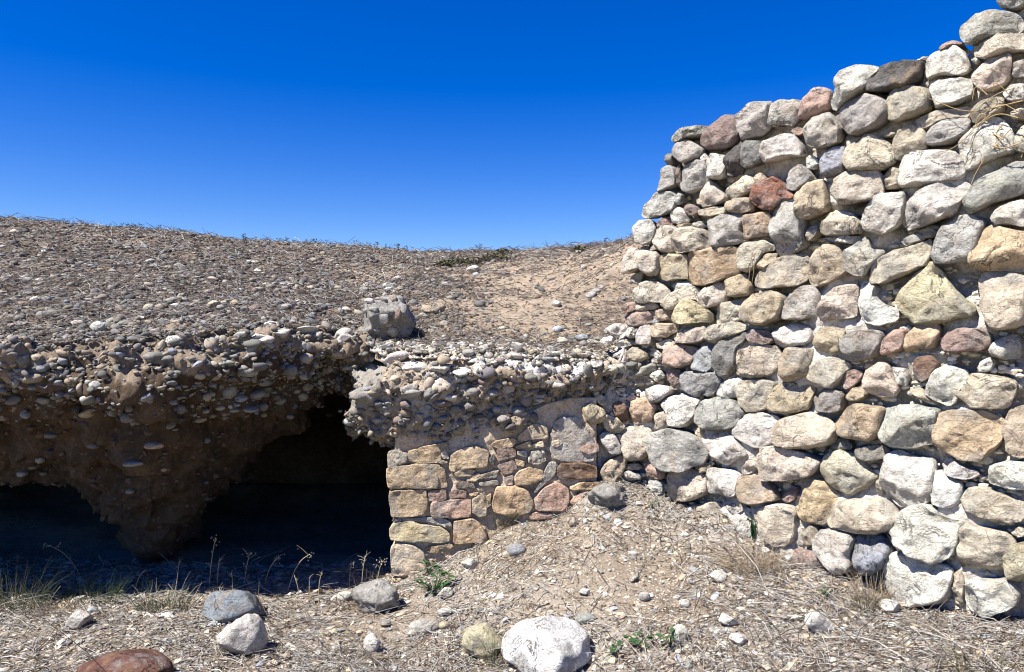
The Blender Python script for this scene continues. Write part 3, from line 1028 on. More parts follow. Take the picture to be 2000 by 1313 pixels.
# mortar core
top_tab = np.array([(1172, 800), (1192, 740), (1222, 660), (1244, 545), (1256, 490), (1266, 445), (1284, 415), (1304, 365), (1312, 330), (1325, 275),
                    (1400, 262), (1450, 245), (1500, 228), (1570, 222), (1610, 200), (1650, 178), (1690, 165), (1740, 150), (1800, 140),
                    (1840, 120), (1890, 105), (1905, 70), (1960, 50), (1990, 20), (2010, -20), (2100, -60)], float)
u_tab, z_tab = wall_uz(top_tab[:, 0], top_tab[:, 1])
uu = np.arange(wall_u(1172), W_len[-1] - .02, 0.016)
ztop = np.interp(uu, u_tab, z_tab)
nz = 150
core = []
for k, u in enumerate(uu):
    xy = wall_xy(u); t = wall_tan(u); n = np.array([t[1], -t[0]])
    zz = np.linspace(-0.1, ztop[k], nz)
    p = np.stack([np.full(nz, u), zz, np.zeros(nz)], -1)
    hi = np.clip((zz - 1.55) / .6, 0, 1)
    d = np.clip(-0.006 - 0.056 * hi + 0.075 * fbm(p * np.array([4.5, 4.5, 1]), 4, 61), -.10, .055) + 0.008 * fbm(p * 40, 3, 62)
    face = np.stack([xy[0] + n[0] * d, xy[1] + n[1] * d, zz], -1)
    back = 0.50 + 0.05 * fbm(p * 5, 3, 63)
    rear = np.stack([xy[0] - n[0] * back, xy[1] - n[1] * back, zz], -1)[::-1]
    core.append(np.vstack([face, rear]))
core = np.stack(core, 0)
nu, nv = core.shape[:2]
f = grid_faces(nu, nv)
def cap(k, flip):
    a = np.arange(nz - 1)
    q = np.stack([k * nv + a, k * nv + a + 1, k * nv + nv - 2 - a, k * nv + nv - 1 - a], -1)
    return q[:, ::-1] if flip else q
me = mesh_np('mortar_core', core.reshape(-1, 3) - wall_loc, [f, cap(0, True), cap(nu - 1, False)])
obj('mortar_core', me, M_MORTAR, parent=wall)

def wall_stone(code, pp, idx, D=None):
    u, z = wall_uz(pp[:, 0], pp[:, 1])
    q = np.stack([u, z], -1)
    A, c = poly_area_centroid(q)
    if A < 0:
        q = q[::-1]
    q = q - c
    size = math.sqrt(abs(A))
    rs = random.Random(idx * 13 + 5)
    if D is None:
        D = min(0.155, 0.45 * size + 0.034) * rs.uniform(.75, 1.2)
    V, F = stone_mesh(q * 1.075, D, 0.12 + 0.45 * size, idx + 100, rs.choice([4.0, 6.0, 9.0, 12.0]), rs.choice([2, 3, 3, 4, 5]), 1.0, rs.uniform(.5, 1.05),
                      rs.choice([2.6, 3.6, 5.0, 6.0]), rs.uniform(.0, .2), 1, rs.choice([.08, .12, .2]), 1.0)
    xy = wall_xy(c[0]); t = wall_tan(c[0]); n = np.array([t[1], -t[0]])
    R = np.array([[t[0], t[1], 0], [0, 0, 1], [n[0], n[1], 0]])
    me = mesh_np('stone', V @ R, F)
    cw_ = np.array(col(code))
    if code in 'wctogy':
        cw_ = np.minimum(cw_ * 1.04, .66)
    return obj('stone', me, M_STONE, parent=wall, color=cw_, loc=Vector((xy[0], xy[1], c[1])) - Vector(wall_loc))

idx = 0
wall_polys = []
for reg, block in WALL.items():
    ox, oy, s = REG[reg]
    for code, pts in parse(block):
        pp = pts * s + np.array([ox, oy])
        wall_stone(code, pp, idx)
        wall_polys.append(pp)
        idx += 1
# the wall goes on past the right edge of the picture towards the viewer
u0 = wall_u(2015)
zz = 0.3
while zz < 3.0:
    h = random.uniform(.17, .24)
    u = u0 + random.uniform(-.02, .06)
    while u < W_len[-1] - .12:
        w = random.uniform(.18, .32)
        n = 7
        an = np.sort(RNG.uniform(0, 2 * np.pi, n) * .25 + np.arange(n) / n * 2 * np.pi)
        q = np.stack([np.cos(an) * w * .5, np.sin(an) * h * .5], -1)
        V, F = stone_mesh(q, .07, .15, idx + 900, 3.2, 5)
        c = (u + w / 2, zz + h / 2)
        xy = wall_xy(c[0]); t = wall_tan(c[0]); nn_ = np.array([t[1], -t[0]])
        R = np.array([[t[0], t[1], 0], [0, 0, 1], [nn_[0], nn_[1], 0]])
        obj('stone', mesh_np('stone', V @ R, F), M_STONE, parent=wall, color=col(random.choice('wccgto')), loc=Vector((xy[0], xy[1], c[1])) - Vector(wall_loc))
        idx += 1
        u += w + .015
    zz += h + .01

# small chinking stones in the joints
from bisect import bisect
def inside(p, poly):
    x, y = p
    c = False
    n = len(poly)
    for i in range(n):
        x1, y1 = poly[i]; x2, y2 = poly[i - 1]
        if (y1 > y) != (y2 > y) and x < (x2 - x1) * (y - y1) / (y2 - y1) + x1:
            c = not c
    return c
V_all, F_all, C_all, off = [], [], [], 0
chink_n = 0
for _ in range(4200):
    px = random.uniform(1190, 1995)
    tp = np.interp(px, top_tab[:, 0], top_tab[:, 1]) + 12
    bp = np.interp(px, [1180, 1220, 1310, 1400, 1500, 1650, 1740, 1900, 2000], [940, 940, 970, 1000, 1060, 1115, 1160, 1195, 1215])
    py = random.uniform(tp, bp)
    if any(inside((px, py), q) for q in wall_polys):
        continue
    u, z = wall_uz(px, py)
    r_ = random.uniform(.006, .03) * random.uniform(.5, 1)
    xy = wall_xy(u); t = wall_tan(u); n = np.array([t[1], -t[0]])
    hi = min(max((z - 1.5) / .5, 0), 1)
    v, fc = ICO1
    vv = v * (1 + .25 * RNG.standard_normal((len(v), 1)) * .5)
    sc3 = r_ * np.array([random.uniform(.8, 1.6), random.uniform(.5, 1.0), random.uniform(.5, 1.)])
    R = np.array([[t[0], t[1], 0], [0, 0, 1], [n[0], n[1], 0]])
    d = 0.010 - 0.062 * hi
    V_all.append((vv * sc3) @ R + np.array([xy[0] + n[0] * d, xy[1] + n[1] * d, z]) - wall_loc)
    F_all.append(fc + off); off += len(v)
    C_all.append(np.tile(col(random.choice('wcctg'), .2), (len(v), 1)))
    chink_n += 1
me = mesh_np('chinking', np.vstack(V_all), np.vstack(F_all), False, np.vstack(C_all))
obj('chinking', me, M_GRAVEL, parent=wall, kind='stuff')

# ------------------------------------------------------------------ low masonry with the door jamb
MAS = '''
t 60,500 62,440 300,412 392,422 372,480 378,562 240,566 75,570
g 60,340 110,325 185,350 180,400 100,436 60,432
t 350,490 395,432 425,452 440,560 382,563
t 72,640 75,590 110,585 295,580 308,640 303,740 200,750 80,745
m 310,612 340,580 430,580 435,640 390,653 320,645
p 335,700 345,658 420,648 585,637 590,745 480,760 340,750
m 455,602 480,577 560,582 560,628 460,630
c 600,640 660,602 688,650 693,740 640,755 600,720
o 730,670 760,562 880,560 950,590 988,670 960,720 860,745 750,720
p 1000,640 1060,572 1140,532 1210,577 1218,660 1180,710 1010,710
o 870,500 890,462 960,437 1048,452 1048,510 960,545 880,550
m 758,320 820,302 873,312 878,360 800,388 763,388
m 760,422 860,390 888,440 850,470 800,480
p 800,502 860,482 860,545 815,550
n 1147,440 1170,407 1290,407 1388,432 1393,500 1260,510 1150,500
p 1280,302 1400,282 1408,330 1370,360 1290,330
o 1225,560 1300,527 1440,532 1400,575 1230,582
p 1225,650 1270,607 1330,592 1320,650 1230,670
y 78,830 110,792 230,787 260,800 390,812 440,860 448,900 390,918 200,908 85,898
o 482,860 487,782 590,762 640,792 688,860 683,915 482,918
c 78,1000 85,945 130,930 220,932 290,990 298,1080 180,1130 90,1120
k 495,545 520,517 600,532 625,568 500,570
s 640,530 760,517 770,545 650,553
t 620,490 770,452 760,498 650,508
w 957,370 980,332 1058,332 1068,390 1020,418 960,410
t 870,300 970,262 980,308 890,315
o 872,380 935,400 930,430 882,420
w 890,330 945,330 945,368 890,355
k 705,380 735,347 750,400 720,420
c 982,290 1048,262 1058,300 990,308
w 395,345 430,322 450,378 415,382
c 350,385 400,385 445,402 430,412 380,405
p 960,740 1010,722 1120,732 1100,760 970,770
t 690,620 720,602 715,680 690,690
o 580,602 640,592 625,614 585,618
t 290,950 450,922 480,940 400,985 320,980
t 85,1140 140,1136 142,1180 90,1180
c 1105,270 1150,258 1175,280 1150,302 1110,300
t 480,470 560,440 620,455 590,490 500,495
t 190,335 300,300 425,275 440,318 395,340 400,400 300,408 192,392
t 450,425 470,350 560,310 640,300 700,340 690,430 560,438 470,470
t 890,235 950,185 1010,150 1075,185 1085,250 980,258 900,262
t 720,290 760,262 860,245 880,262 860,300 760,312
t 560,500 640,470 660,500 620,522 565,525
'''
mas_loc = np.array([0.0, 4.75, 0.2])
mas = empty('masonry_wall', mas_loc, 'low wall of squared tan and reddish sandstone blocks beside the dark opening', 'wall')
MN = np.array([0.05, -1.0]); MN /= np.linalg.norm(MN)
MT = np.array([1.0, 0.05]); MT /= np.linalg.norm(MT)
xs = np.arange(-0.715, 0.53, 0.013)
topz = np.interp(xs, [-.8, -.4, -.2, 0.05, .2, .35, .66], [.90, .92, .96, 1.0, 1.08, 1.12, 1.12])
nzm = 96
cv = []
for k, x in enumerate(xs):
    zz = np.linspace(-.15, topz[k], nzm)
    y = 4.70 + .05 * x
    p = np.stack([np.full(nzm, x), zz, np.zeros(nzm)], -1)
    d = -0.008 + .017 * fbm(p * 9, 5, 71, .6) + .004 * fbm(p * 40, 3, 72)
    edge = 0.015 * fbm(p * 8, 3, 73) if k == 0 else 0
    front = np.stack([x + edge + 0 * zz, y - d, zz], -1)
    rear = np.stack([x + 0 * zz, np.full(nzm, y + .5), zz], -1)[::-1]
    cv.append(np.vstack([front, rear]))
cv = np.stack(cv)
nu, nv = cv.shape[:2]
nz = nzm
me = mesh_np('mortar_bed', cv.reshape(-1, 3) - mas_loc, [grid_faces(nu, nv), cap(0, True), cap(nu - 1, False)])
obj('mortar_bed', me, M_PLASTER, parent=mas)
ox, oy, s = REG['M']
for k, (code, pts) in enumerate(parse(MAS)):
    pp = pts * s + np.array([ox, oy])
    x, y, z = mas_pt(pp[:, 0], pp[:, 1])
    q = np.stack([x, z], -1)
    A, c = poly_area_centroid(q)
    if A < 0:
        q = q[::-1]
    q = q - c
    size = math.sqrt(abs(A))
    D = 0.018 + 0.07 * size * random.uniform(.6, 1.3)
    jamb = c[0] < -0.5 and size > .08
    V, F = stone_mesh(q * 1.07, D, 0.30 if jamb else .06, k + 3000, 16.0, 3, .6, .2, 4.0, .0, 1, .06, .2)
    R = np.array([[MT[0], MT[1], 0], [0, 0, 1], [MN[0], MN[1], 0]])
    cc = np.array(PAL[code]) * np.array([1.1, 1.03, .94])
    obj('block', mesh_np('block', V @ R, F), M_ASHLAR, parent=mas, color=tuple(cc * random.uniform(.9, 1.1)),
        loc=Vector((c[0], 4.70 + .05 * c[0], c[1])) - Vector(mas_loc))
# grey render patches left on the masonry
PATCH = '''
s 1090,240 1130,122 1280,108 1320,180 1378,262 1385,300 1290,335 1380,365 1383,400 1300,410 1170,398 1110,375 1095,300
s 1085,400 1145,398 1140,470 1090,520 1030,570 1000,608 985,600 1030,540 1055,470
s 80,755 200,757 330,752 470,770 475,840 440,820 380,790 250,775 85,785
'''
for k, (code, pts) in enumerate(parse(PATCH)):
    pp = pts * s + np.array([ox, oy])
    x, y, z = mas_pt(pp[:, 0], pp[:, 1])
    q = np.stack([x, z], -1)
    A, c = poly_area_centroid(q)
    if A < 0:
        q = q[::-1]
    q = q - c
    R = np.array([[MT[0], MT[1], 0], [0, 0, 1], [MN[0], MN[1], 0]])
    V, F = stone_mesh(q, .016, .05, k + 3100, 14.0, 2, .5, .1)
    obj('render_patch', mesh_np('render_patch', V @ R, F), M_ASHLAR, parent=mas, color=(.42, .385, .335),
        loc=Vector((c[0], 4.70 + .05 * c[0], c[1])) - Vector(mas_loc))

# ------------------------------------------------------------------ surfaces to stand things on
def bvh(o):
    me = o.data
    v = [x.co.copy() for x in me.vertices]
    f = [tuple(p.vertices) for p in me.polygons]
    return BVHTree.FromPolygons(v, f)
BV = {o.name: bvh(o) for o in (ground, hill, bank, ledge)}
CAMP = Vector((0, 0, CAM_Z))
def hit(px, py, which):
    best = None
    for w in which:
        loc, nrm, i, d = BV[w].ray_cast(CAMP, ray(px, py))
        if loc is not None and (best is None or d < best[2]):
            if nrm.dot(ray(px, py)) > 0:
                nrm = -nrm
            best = (loc, nrm, d, w)
    return best

def rot_to(nrm, spin):
    """3x3 rows: local x, y, z axes in world; z along nrm."""
    n = np.array(nrm) / np.linalg.norm(nrm)
    a = np.array([math.cos(spin), math.sin(spin), 0])
    a = a - n * (a @ n)
    a /= np.linalg.norm(a) + 1e-9
    return np.stack([a, np.cross(n, a), n])

def rock_verts(seed, size, base=ICO4, facets=9, depth=(.62, .95), rough=1.0, lump=.16):
    rs = np.random.default_rng(seed)
    v = base[0].copy()
    v *= (1 + lump * fbm(v * 1.1 + rs.uniform(-40, 40, 3), 2, 81))[:, None]
    for _ in range(facets):
        n = rs.standard_normal(3); n /= np.linalg.norm(n)
        h = rs.uniform(*depth)
        d = v @ n - h
        v -= np.where(d > 0, d * .92, 0)[:, None] * n
    v *= (1 + .035 * rough * fbm(v * 3.5 + rs.uniform(-40, 40, 3), 4, 82, .6))[:, None]
    ext = (v.max(0) - v.min(0)) / 2
    v = (v - (v.max(0) + v.min(0)) / 2) / ext
    return v * np.array(size)

# ------------------------------------------------------------------ pebbles set in the ledge and the bank
peb_protos = []
for k in range(10):
    v = rock_verts(500 + k, (1, 1, 1), ICO3, 2, (.75, .98), .5, .14)
    peb_protos.append(mesh_np('pebble', v, ICO3[1]))
for me in peb_protos:
    me.materials.append(M_PEBBLE)
chip_protos = []
for k in range(6):
    v = rock_verts(560 + k, (1, 1, 1), ICO3, 8, (.5, .9), 1.0, .2)
    chip_protos.append(mesh_np('pebble', v, ICO3[1]))
for me in chip_protos:
    me.materials.append(M_STONE)

def set_pebble(parent, px, py, w, h, code, tilt=0.0, which=None, name='pebble', protos=None, sink=.2, flat=None):
    r = hit(px, py, which)
    if r is None:
        return None
    loc, nrm, d, surf = r
    sc = loc.y / FPX
    me = random.choice(protos or peb_protos)
    o = bpy.data.objects.new(name, me)
    COL.objects.link(o)
    o.parent = parent
    a, b = w * sc / 2, h * sc / 2
    ca = tuple(np.array(col(code, .15)) * (.7 if name == 'pebble' else 1.0))
    o.color = (*ca, 1)
    o.scale = (a, flat * a if flat else (a + b) * .5, b)
    o.rotation_euler = (random.uniform(-.25, .25), tilt + random.uniform(-.1, .1), random.uniform(-.35, .35))
    o.location = loc + nrm * (.35 - sink) * min(a, b) * .4
    return o

LEDGE_PEB = [  # Q coordinates: x, y, w, h, colour, tilt (degrees)
    (655, 640, 62, 95, 't', 25), (660, 692, 85, 50, 'd', -50), (700, 722, 80, 36, 'd', -35), (725, 755, 92, 50, 'm', 5), (510, 765, 70, 52, 'm', 0),
    (332, 762, 62, 42, 'd', 0), (655, 778, 52, 32, 'b', 10), (562, 790, 48, 36, 'b', 25), (885, 645, 62, 48, 'g', 20), (890, 600, 30, 40, 'b', 0),
    (950, 690, 88, 56, 's', -5), (1075, 690, 82, 46, 's', 5), (1170, 665, 92, 66, 'w', -10), (1285, 735, 92, 82, 's', 0), (1350, 677, 62, 42, 'b', 0),
    (1320, 590, 84, 52, 's', 10), (830, 800, 66, 52, 'd', -10), (920, 780, 92, 60, 's', 0), (1105, 800, 62, 46, 'g', 10), (1060, 840, 50, 64, 'd', 0),
    (1240, 808, 84, 56, 's', 0), (1150, 865, 84, 52, 's', 0), (1190, 915, 74, 48, 'd', -10), (710, 905, 72, 40, 'd', 0), (770, 975, 84, 58, 'd', -15),
    (925, 1018, 42, 32, 'd', 0), (1000, 1065, 36, 26, 'd', 0), (960, 935, 44, 36, 'b', 0), (1050, 905, 52, 32, 'b', 10), (1050, 960, 62, 42, 'd', 0),
    (1115, 930, 42, 32, 'g', 0), (1440, 475, 84, 30, 'b', 5), (1530, 470, 46, 36, 'k', 0), (1780, 505, 72, 26, 'b', 0), (1830, 590, 42, 36, 'd', 0),
    (1880, 625, 42, 36, 'd', 0), (330, 875, 74, 40, 'g', 0), (300, 980, 54, 32, 'c', 0), (140, 880, 80, 50, 'g', 0), (375, 910, 40, 36, 't', 0),
    (490, 915, 40, 26, 'd', 0), (560, 960, 50, 40, 't', 0), (460, 870, 60, 46, 'm', 0), (640, 870, 40, 30, 'd', 0), (850, 930, 90, 70, 't', 0),
    (870, 890, 60, 40, 'k', 0), (1010, 620, 60, 40, 'm', 0), (800, 720, 84, 40, 'w', 0), (545, 690, 120, 50, 'w', 0), (440, 600, 60, 40, 'c', 0),
    (1590, 800, 70, 60, 'c', 0), (1600, 610, 60, 40, 'd', 5), (1720, 660, 50, 30, 'g', 0), (1640, 690, 60, 40, 'c', 0), (1500, 640, 90, 40, 'w', 0),
    (1400, 640, 50, 36, 'c', 0), (1250, 640, 40, 40, 's', 0), (1900, 580, 40, 40, 'd', 0), (1440, 700, 50, 30, 'd', 0), (1000, 740, 50, 24, 'd', 0),
    (1380, 740, 50, 30, 'c', 0), (600, 840, 50, 30, 'c', 0), (250, 930, 60, 30, 'c', 0), (780, 850, 50, 26, 't', 0), (990, 860, 40, 30, 't', 0),
    (1060, 1090, 40, 24, 'k', 0), (230, 1000, 80, 36, 't', 0), (430, 960, 60, 36, 't', 0), (1310, 890, 50, 36, 't', 0), (1340, 850, 40, 30, 'c', 0)]
for x, y, w, h, c, t in LEDGE_PEB:
    set_pebble(ledge, 640 + .3 * x, 560 + .3 * y, w * .3 * 1.1, h * .3 * 1.15, c, math.radians(t), ['conglomerate_ledge'], flat=1.0)
# the long grey cobble beside the render patch, and the crusts of lime on the ledge
set_pebble(ledge, 640 + .3 * 1470, 560 + .3 * 832, 40, 22, 'e', math.radians(-33), ['conglomerate_ledge', 'gravel_hill'], flat=.8, sink=-1.0)
for px, py, w, h in [(775, 692, 95, 26), (800, 712, 110, 30), (760, 700, 60, 30), (730, 722, 60, 26), (860, 722, 70, 22), (905, 726, 70, 20), (1010, 697, 80, 16),
                     (1075, 690, 70, 14), (1130, 694, 90, 14), (1165, 712, 60, 16), (970, 708, 60, 16), (800, 768, 60, 24), (720, 700, 46, 24), (1205, 722, 60, 20), (930, 700, 70, 14)]:
    set_pebble(ledge, px, py, w * .6, h * .9, 'w', math.radians(random.uniform(-14, 10)), ['conglomerate_ledge', 'gravel_hill'], 'lime_crust', chip_protos, flat=1.1, sink=1.9)
BANK_PEB = [  # picture px, py, w, h, colour, tilt
    (305, 700, 46, 26, 's', 10), (234, 694, 22, 14, 'b', -20), (490, 680, 22, 32, 'b', 10), (411, 674, 26, 28, 'c', 20), (445, 763, 34, 30, 's', 0),
    (485, 725, 36, 20, 'g', 0), (186, 753, 22, 16, 'g', 0), (64, 738, 40, 20, 't', 0), (84, 783, 24, 14, 's', 0), (122, 707, 20, 12, 'b', 0),
    (172, 808, 34, 14, 't', -20), (220, 805, 22, 16, 'd', 0), (168, 780, 20, 12, 'w', 0), (445, 710, 26, 12, 'g', 0), (450, 793, 20, 10, 'w', 0),
    (457, 800, 22, 10, 's', 0), (490, 800, 28, 10, 'g', 0), (470, 778, 24, 14, 'b', 0), (500, 772, 34, 20, 's', -10), (430, 797, 18, 10, 'g', 0),
    (565, 725, 30, 24, 'd', 0), (590, 775, 24, 16, 'c', 0), (590, 776, 20, 14, 'g', 0), (546, 783, 26, 16, 's', 0), (540, 775, 20, 14, 'd', 0),
    (563, 675, 18, 14, 'g', 0), (592, 675, 16, 14, 'g', 0), (598, 700, 26, 20, 't', -20), (645, 720, 14, 14, 'w', 0), (600, 756, 22, 14, 'c', 0),
    (672, 655, 34, 26, 'w', -20), (602, 650, 28, 14, 'w', 0), (660, 690, 40, 20, 't', -10), (520, 745, 24, 16, 's', 0), (476, 720, 20, 14, 's', 0),
    (250, 815, 28, 20, 'd', 0), (300, 870, 34, 14, 't', 5), (255, 960, 18, 10, 'g', 0), (320, 917, 12, 9, 't', 0), (260, 905, 36, 12, 'd', 0),
    (78, 898, 18, 14, 'g', 0), (65, 912, 18, 8, 'g', 0), (260, 826, 10, 12, 'g', 0), (400, 860, 20, 12, 'd', 0), (350, 800, 24, 18, 'd', 0), (330, 830, 22, 14, 'd', 0),
    (390, 820, 26, 12, 's', 0), (180, 870, 24, 12, 'd', 0), (100, 850, 22, 12, 'd', 0), (44, 925, 20, 12, 'g', 0), (84, 925, 16, 8, 'g', 0)]
BK = ['conglomerate_bank']
for px, py, w, h, c, t in BANK_PEB:
    set_pebble(bank, px, py, w * 1.05, h * 1.1, c, math.radians(t), BK + ['gravel_hill'], flat=.9)
for px, py, w, h in [(590, 646, 90, 16), (545, 650, 70, 18), (520, 664, 60, 20), (500, 656, 50, 14), (385, 650, 64, 16), (345, 662, 50, 22), (88, 678, 40, 12), (130, 680, 32, 14),
                     (470, 655, 40, 12), (425, 660, 40, 16), (620, 655, 36, 16)]:
    set_pebble(bank, px, py, w * .7, h, 'w', math.radians(random.uniform(-14, 8)), BK + ['gravel_hill'], 'lime_crust', chip_protos, flat=.9, sink=1.5)
# a fair spread of further stones set in the faces, the larger ones singly
def face_spread(parent, which, boxes, n, wr, codes):
    k = 0
    while k < n:
        x0, y0, x1, y1 = random.choice(boxes)
        w = random.uniform(*wr) * random.uniform(.6, 1)
        if set_pebble(parent, random.uniform(x0, x1), random.uniform(y0, y1), w, w * random.uniform(.4, .75), random.choice(codes),
                      random.uniform(-.3, .3), which, flat=.9) is not None:
            pass
        k += 1
face_spread(bank, BK, [(0, 690, 350, 800), (300, 670, 680, 790), (350, 690, 650, 820), (0, 670, 650, 760)], 130, (10, 26), 'dsgsctdbs')
face_spread(bank, BK, [(0, 800, 500, 980), (200, 820, 420, 1000)], 26, (9, 20), 'nkn')  # darker stones low on the bank, their colour deepening the shade
face_spread(ledge, ['conglomerate_ledge'], [(680, 730, 1100, 860), (780, 710, 1200, 780), (700, 790, 1000, 870)], 110, (9, 22), 'dsdsekttdbg')

# ------------------------------------------------------------------ loose scatter, joined
PROTO_LO = [rock_verts(600 + k, (1, 1, 1), ICO1, 1, (.8, .98), 0, .2) for k in range(8)]
PROTO_MD = [rock_verts(640 + k, (1, 1, 1), ICO2, 3, (.65, .95), .6, .18) for k in range(8)]
def frames(nrm, spin, wob):
    n = nrm + RNG.standard_normal(nrm.shape) * wob
    n /= np.linalg.norm(n, axis=1, keepdims=True)
    a = np.stack([np.cos(spin), np.sin(spin), 0 * spin], -1)
    a = a - n * (a * n).sum(1, keepdims=True)
    a /= np.linalg.norm(a, axis=1, keepdims=True) + 1e-9
    return np.stack([a, np.cross(n, a), n], 1)     # (n,3,3) rows = axes

def joined(name, protos, faces, P, Fr, S, C, mat, parent, smooth=True):
    Vs, Fs, Cs, off = [], [], [], 0
    pick = RNG.integers(0, len(protos), len(P))
    for k, pv in enumerate(protos):
        m = pick == k
        if not m.any():
            continue
        loc = pv[None] * S[m][:, None, :]
        w = np.einsum('nvk,nkj->nvj', loc, Fr[m]) + P[m][:, None]
        n, nv = w.shape[:2]
        Vs.append(w.reshape(-1, 3))
        Fs.append((faces[None] + (np.arange(n) * nv)[:, None, None]).reshape(-1, faces.shape[1]) + off)
        Cs.append(np.repeat(C[m], nv, axis=0))
        off += n * nv
    me = mesh_np(name, np.vstack(Vs), np.vstack(Fs), smooth, np.vstack(Cs))
    return obj(name, me, mat, parent=parent, kind='stuff')

def pal_rand(n, codes, j=.18):
    base = np.array([PAL[c] for c in codes])
    c = base[RNG.integers(0, len(codes), n)]
    return np.clip(c * (1 + RNG.uniform(-j, j, (n, 1))) * (1 + RNG.uniform(-.04, .04, (n, 3))), .02, .7)

def hill_normal(x, y, fn=hill_z):
    e = .02
    zx = (fn(x + e, y) - fn(x - e, y)) / (2 * e)
    zy = (fn(x, y + e) - fn(x, y - e)) / (2 * e)
    n = np.stack([-zx, -zy, np.ones_like(zx)], -1)
    return n / np.linalg.norm(n, axis=1, keepdims=True)

def hill_points(n, d0, d1, power, xa=-0.92, xb=0.42):
    """points on the hill seen from the hollow, thinning with distance"""
    u = RNG.uniform(0, 1, n)
    d = (d0 ** (1 - power) + u * (d1 ** (1 - power) - d0 ** (1 - power))) ** (1 / (1 - power))
    x = RNG.uniform(xa, xb, n) * d
    keep = d > hill_front(x) + .01
    # behind the rubble wall nothing shows
    keep &= ~((x > 0.95) & (x / d > 0.19))
    return x[keep], d[keep]

# gravel
x, y = hill_points(50000, 3.8, 13.5, 1.9)
left = np.clip((-x / y * 1500 + 200) / 500, 0.0, 1.0)
keep = (RNG.uniform(0, 1, len(x)) > soil_mask(x, y) * .85) & (RNG.uniform(0, 1, len(x)) < .45 + .55 * left)
x, y, left = x[keep], y[keep], left[keep]
P = np.stack([x, y, hill_z(x, y)], -1)
r = np.exp(RNG.normal(math.log(.0098), .55, len(x))) * (0.75 + .35 * left) * np.clip(y / 6.5, .85, 1.5)
r = np.clip(r, .0035, .036)
S = np.stack([r * RNG.uniform(.9, 1.5, len(r)), r * RNG.uniform(.7, 1.1, len(r)), r * RNG.uniform(.4, .8, len(r))], -1)
Fr = frames(hill_normal(x, y), RNG.uniform(0, 6.28, len(x)), .3)
P += Fr[:, 2] * S[:, 2:3] * .45
near = (r > .0095) & (y < 5.3)
Cg = pal_rand(len(x), 'ssdddggtbeecktmwsddcg', .35) * .44
# flakes of bark and dead leaf
def flakes(name, x, y, fn, rad, C, parent):
    n = len(x)
    P = np.stack([x, y, fn(x, y) + .006], -1)
    Fr = frames(hill_normal(x, y, fn), RNG.uniform(0, 6.28, n), .45)
    q = np.array([[-1.4, -.35, 0], [.2, -.6, .25], [1.5, .1, 0], [.1, .55, -.2]])
    S = rad[:, None, None] * q[None] * RNG.uniform(.6, 1.3, (n, 1, 3))
    V = np.einsum('nvk,nkj->nvj', S, Fr) + P[:, None]
    me = mesh_np(name, V.reshape(-1, 3), np.arange(4 * n).reshape(n, 4), False, np.repeat(C, 4, axis=0))
    return obj(name, me, M_TWIG, parent=parent, kind='stuff')
fx, fy = hill_points(42000, 3.9, 13.6, 1.6)
kf = RNG.uniform(0, 1, len(fx)) > soil_mask(fx, fy) * .8
fx, fy = fx[kf], fy[kf]
flakes('dead_leaves', fx, fy, hill_z, RNG.uniform(.005, .013, len(fx)) * np.clip(fy / 6, .8, 1.6),
       np.array([(.10, .07, .05), (.16, .11, .075), (.30, .25, .19), (.08, .06, .05), (.21, .16, .11)])[RNG.integers(0, 5, len(fx))] * RNG.uniform(.7, 1.2, (len(fx), 1)), hill)
ex = RNG.uniform(-1.0, .75, 2600); ey = hill_front(ex) + np.abs(RNG.normal(0, .16, 2600)) - .01
eP = np.stack([ex, ey, hill_z(ex, ey) - .03 * np.clip(1 - (ey - hill_front(ex)) / .06, 0, 1)], -1)
er = np.exp(RNG.normal(math.log(.008), .5, 2600))
eS = np.stack([er * 1.2, er * .9, er * .6], -1)
joined('ledge_gravel', PROTO_LO, ICO1[1], eP, frames(hill_normal(ex, ey), RNG.uniform(0, 6.28, 2600), .3), eS, pal_rand(2600, 'cwgtscgdtw', .2) * .85, M_GRAVEL, hill)
joined('coarse_gravel', PROTO_MD, ICO2[1], P[near], Fr[near], S[near], Cg[near], M_GRAVEL, hill)
joined('fine_gravel', PROTO_LO, ICO1[1], P[~near], Fr[~near], S[~near], Cg[~near], M_GRAVEL, hill)

# the larger single stones of the hill
x, y = hill_points(700, 4.3, 9.5, 1.7)
keep = RNG.uniform(0, 1, len(x)) > soil_mask(x, y) * .6
x, y = x[keep][:210], y[keep][:210]
z = hill_z(x, y); nr_ = hill_normal(x, y)
for k in range(len(x)):
    o = bpy.data.objects.new('pebble', random.choice(peb_protos + chip_protos[:2]))
    COL.objects.link(o); o.parent = hill
    o.color = (*col(random.choice('ssggdbtwcce'), .2), 1)
    r = random.uniform(.017, .034) * (0.75 + .06 * y[k])
    o.scale = (r * random.uniform(1, 1.5), r * random.uniform(.8, 1.1), r * random.uniform(.4, .75))
    o.rotation_euler = Matrix(rot_to(nr_[k], random.uniform(0, 6.28)).T.tolist()).to_euler()
    o.location = (x[k], y[k], z[k] + o.scale[2] * .4)

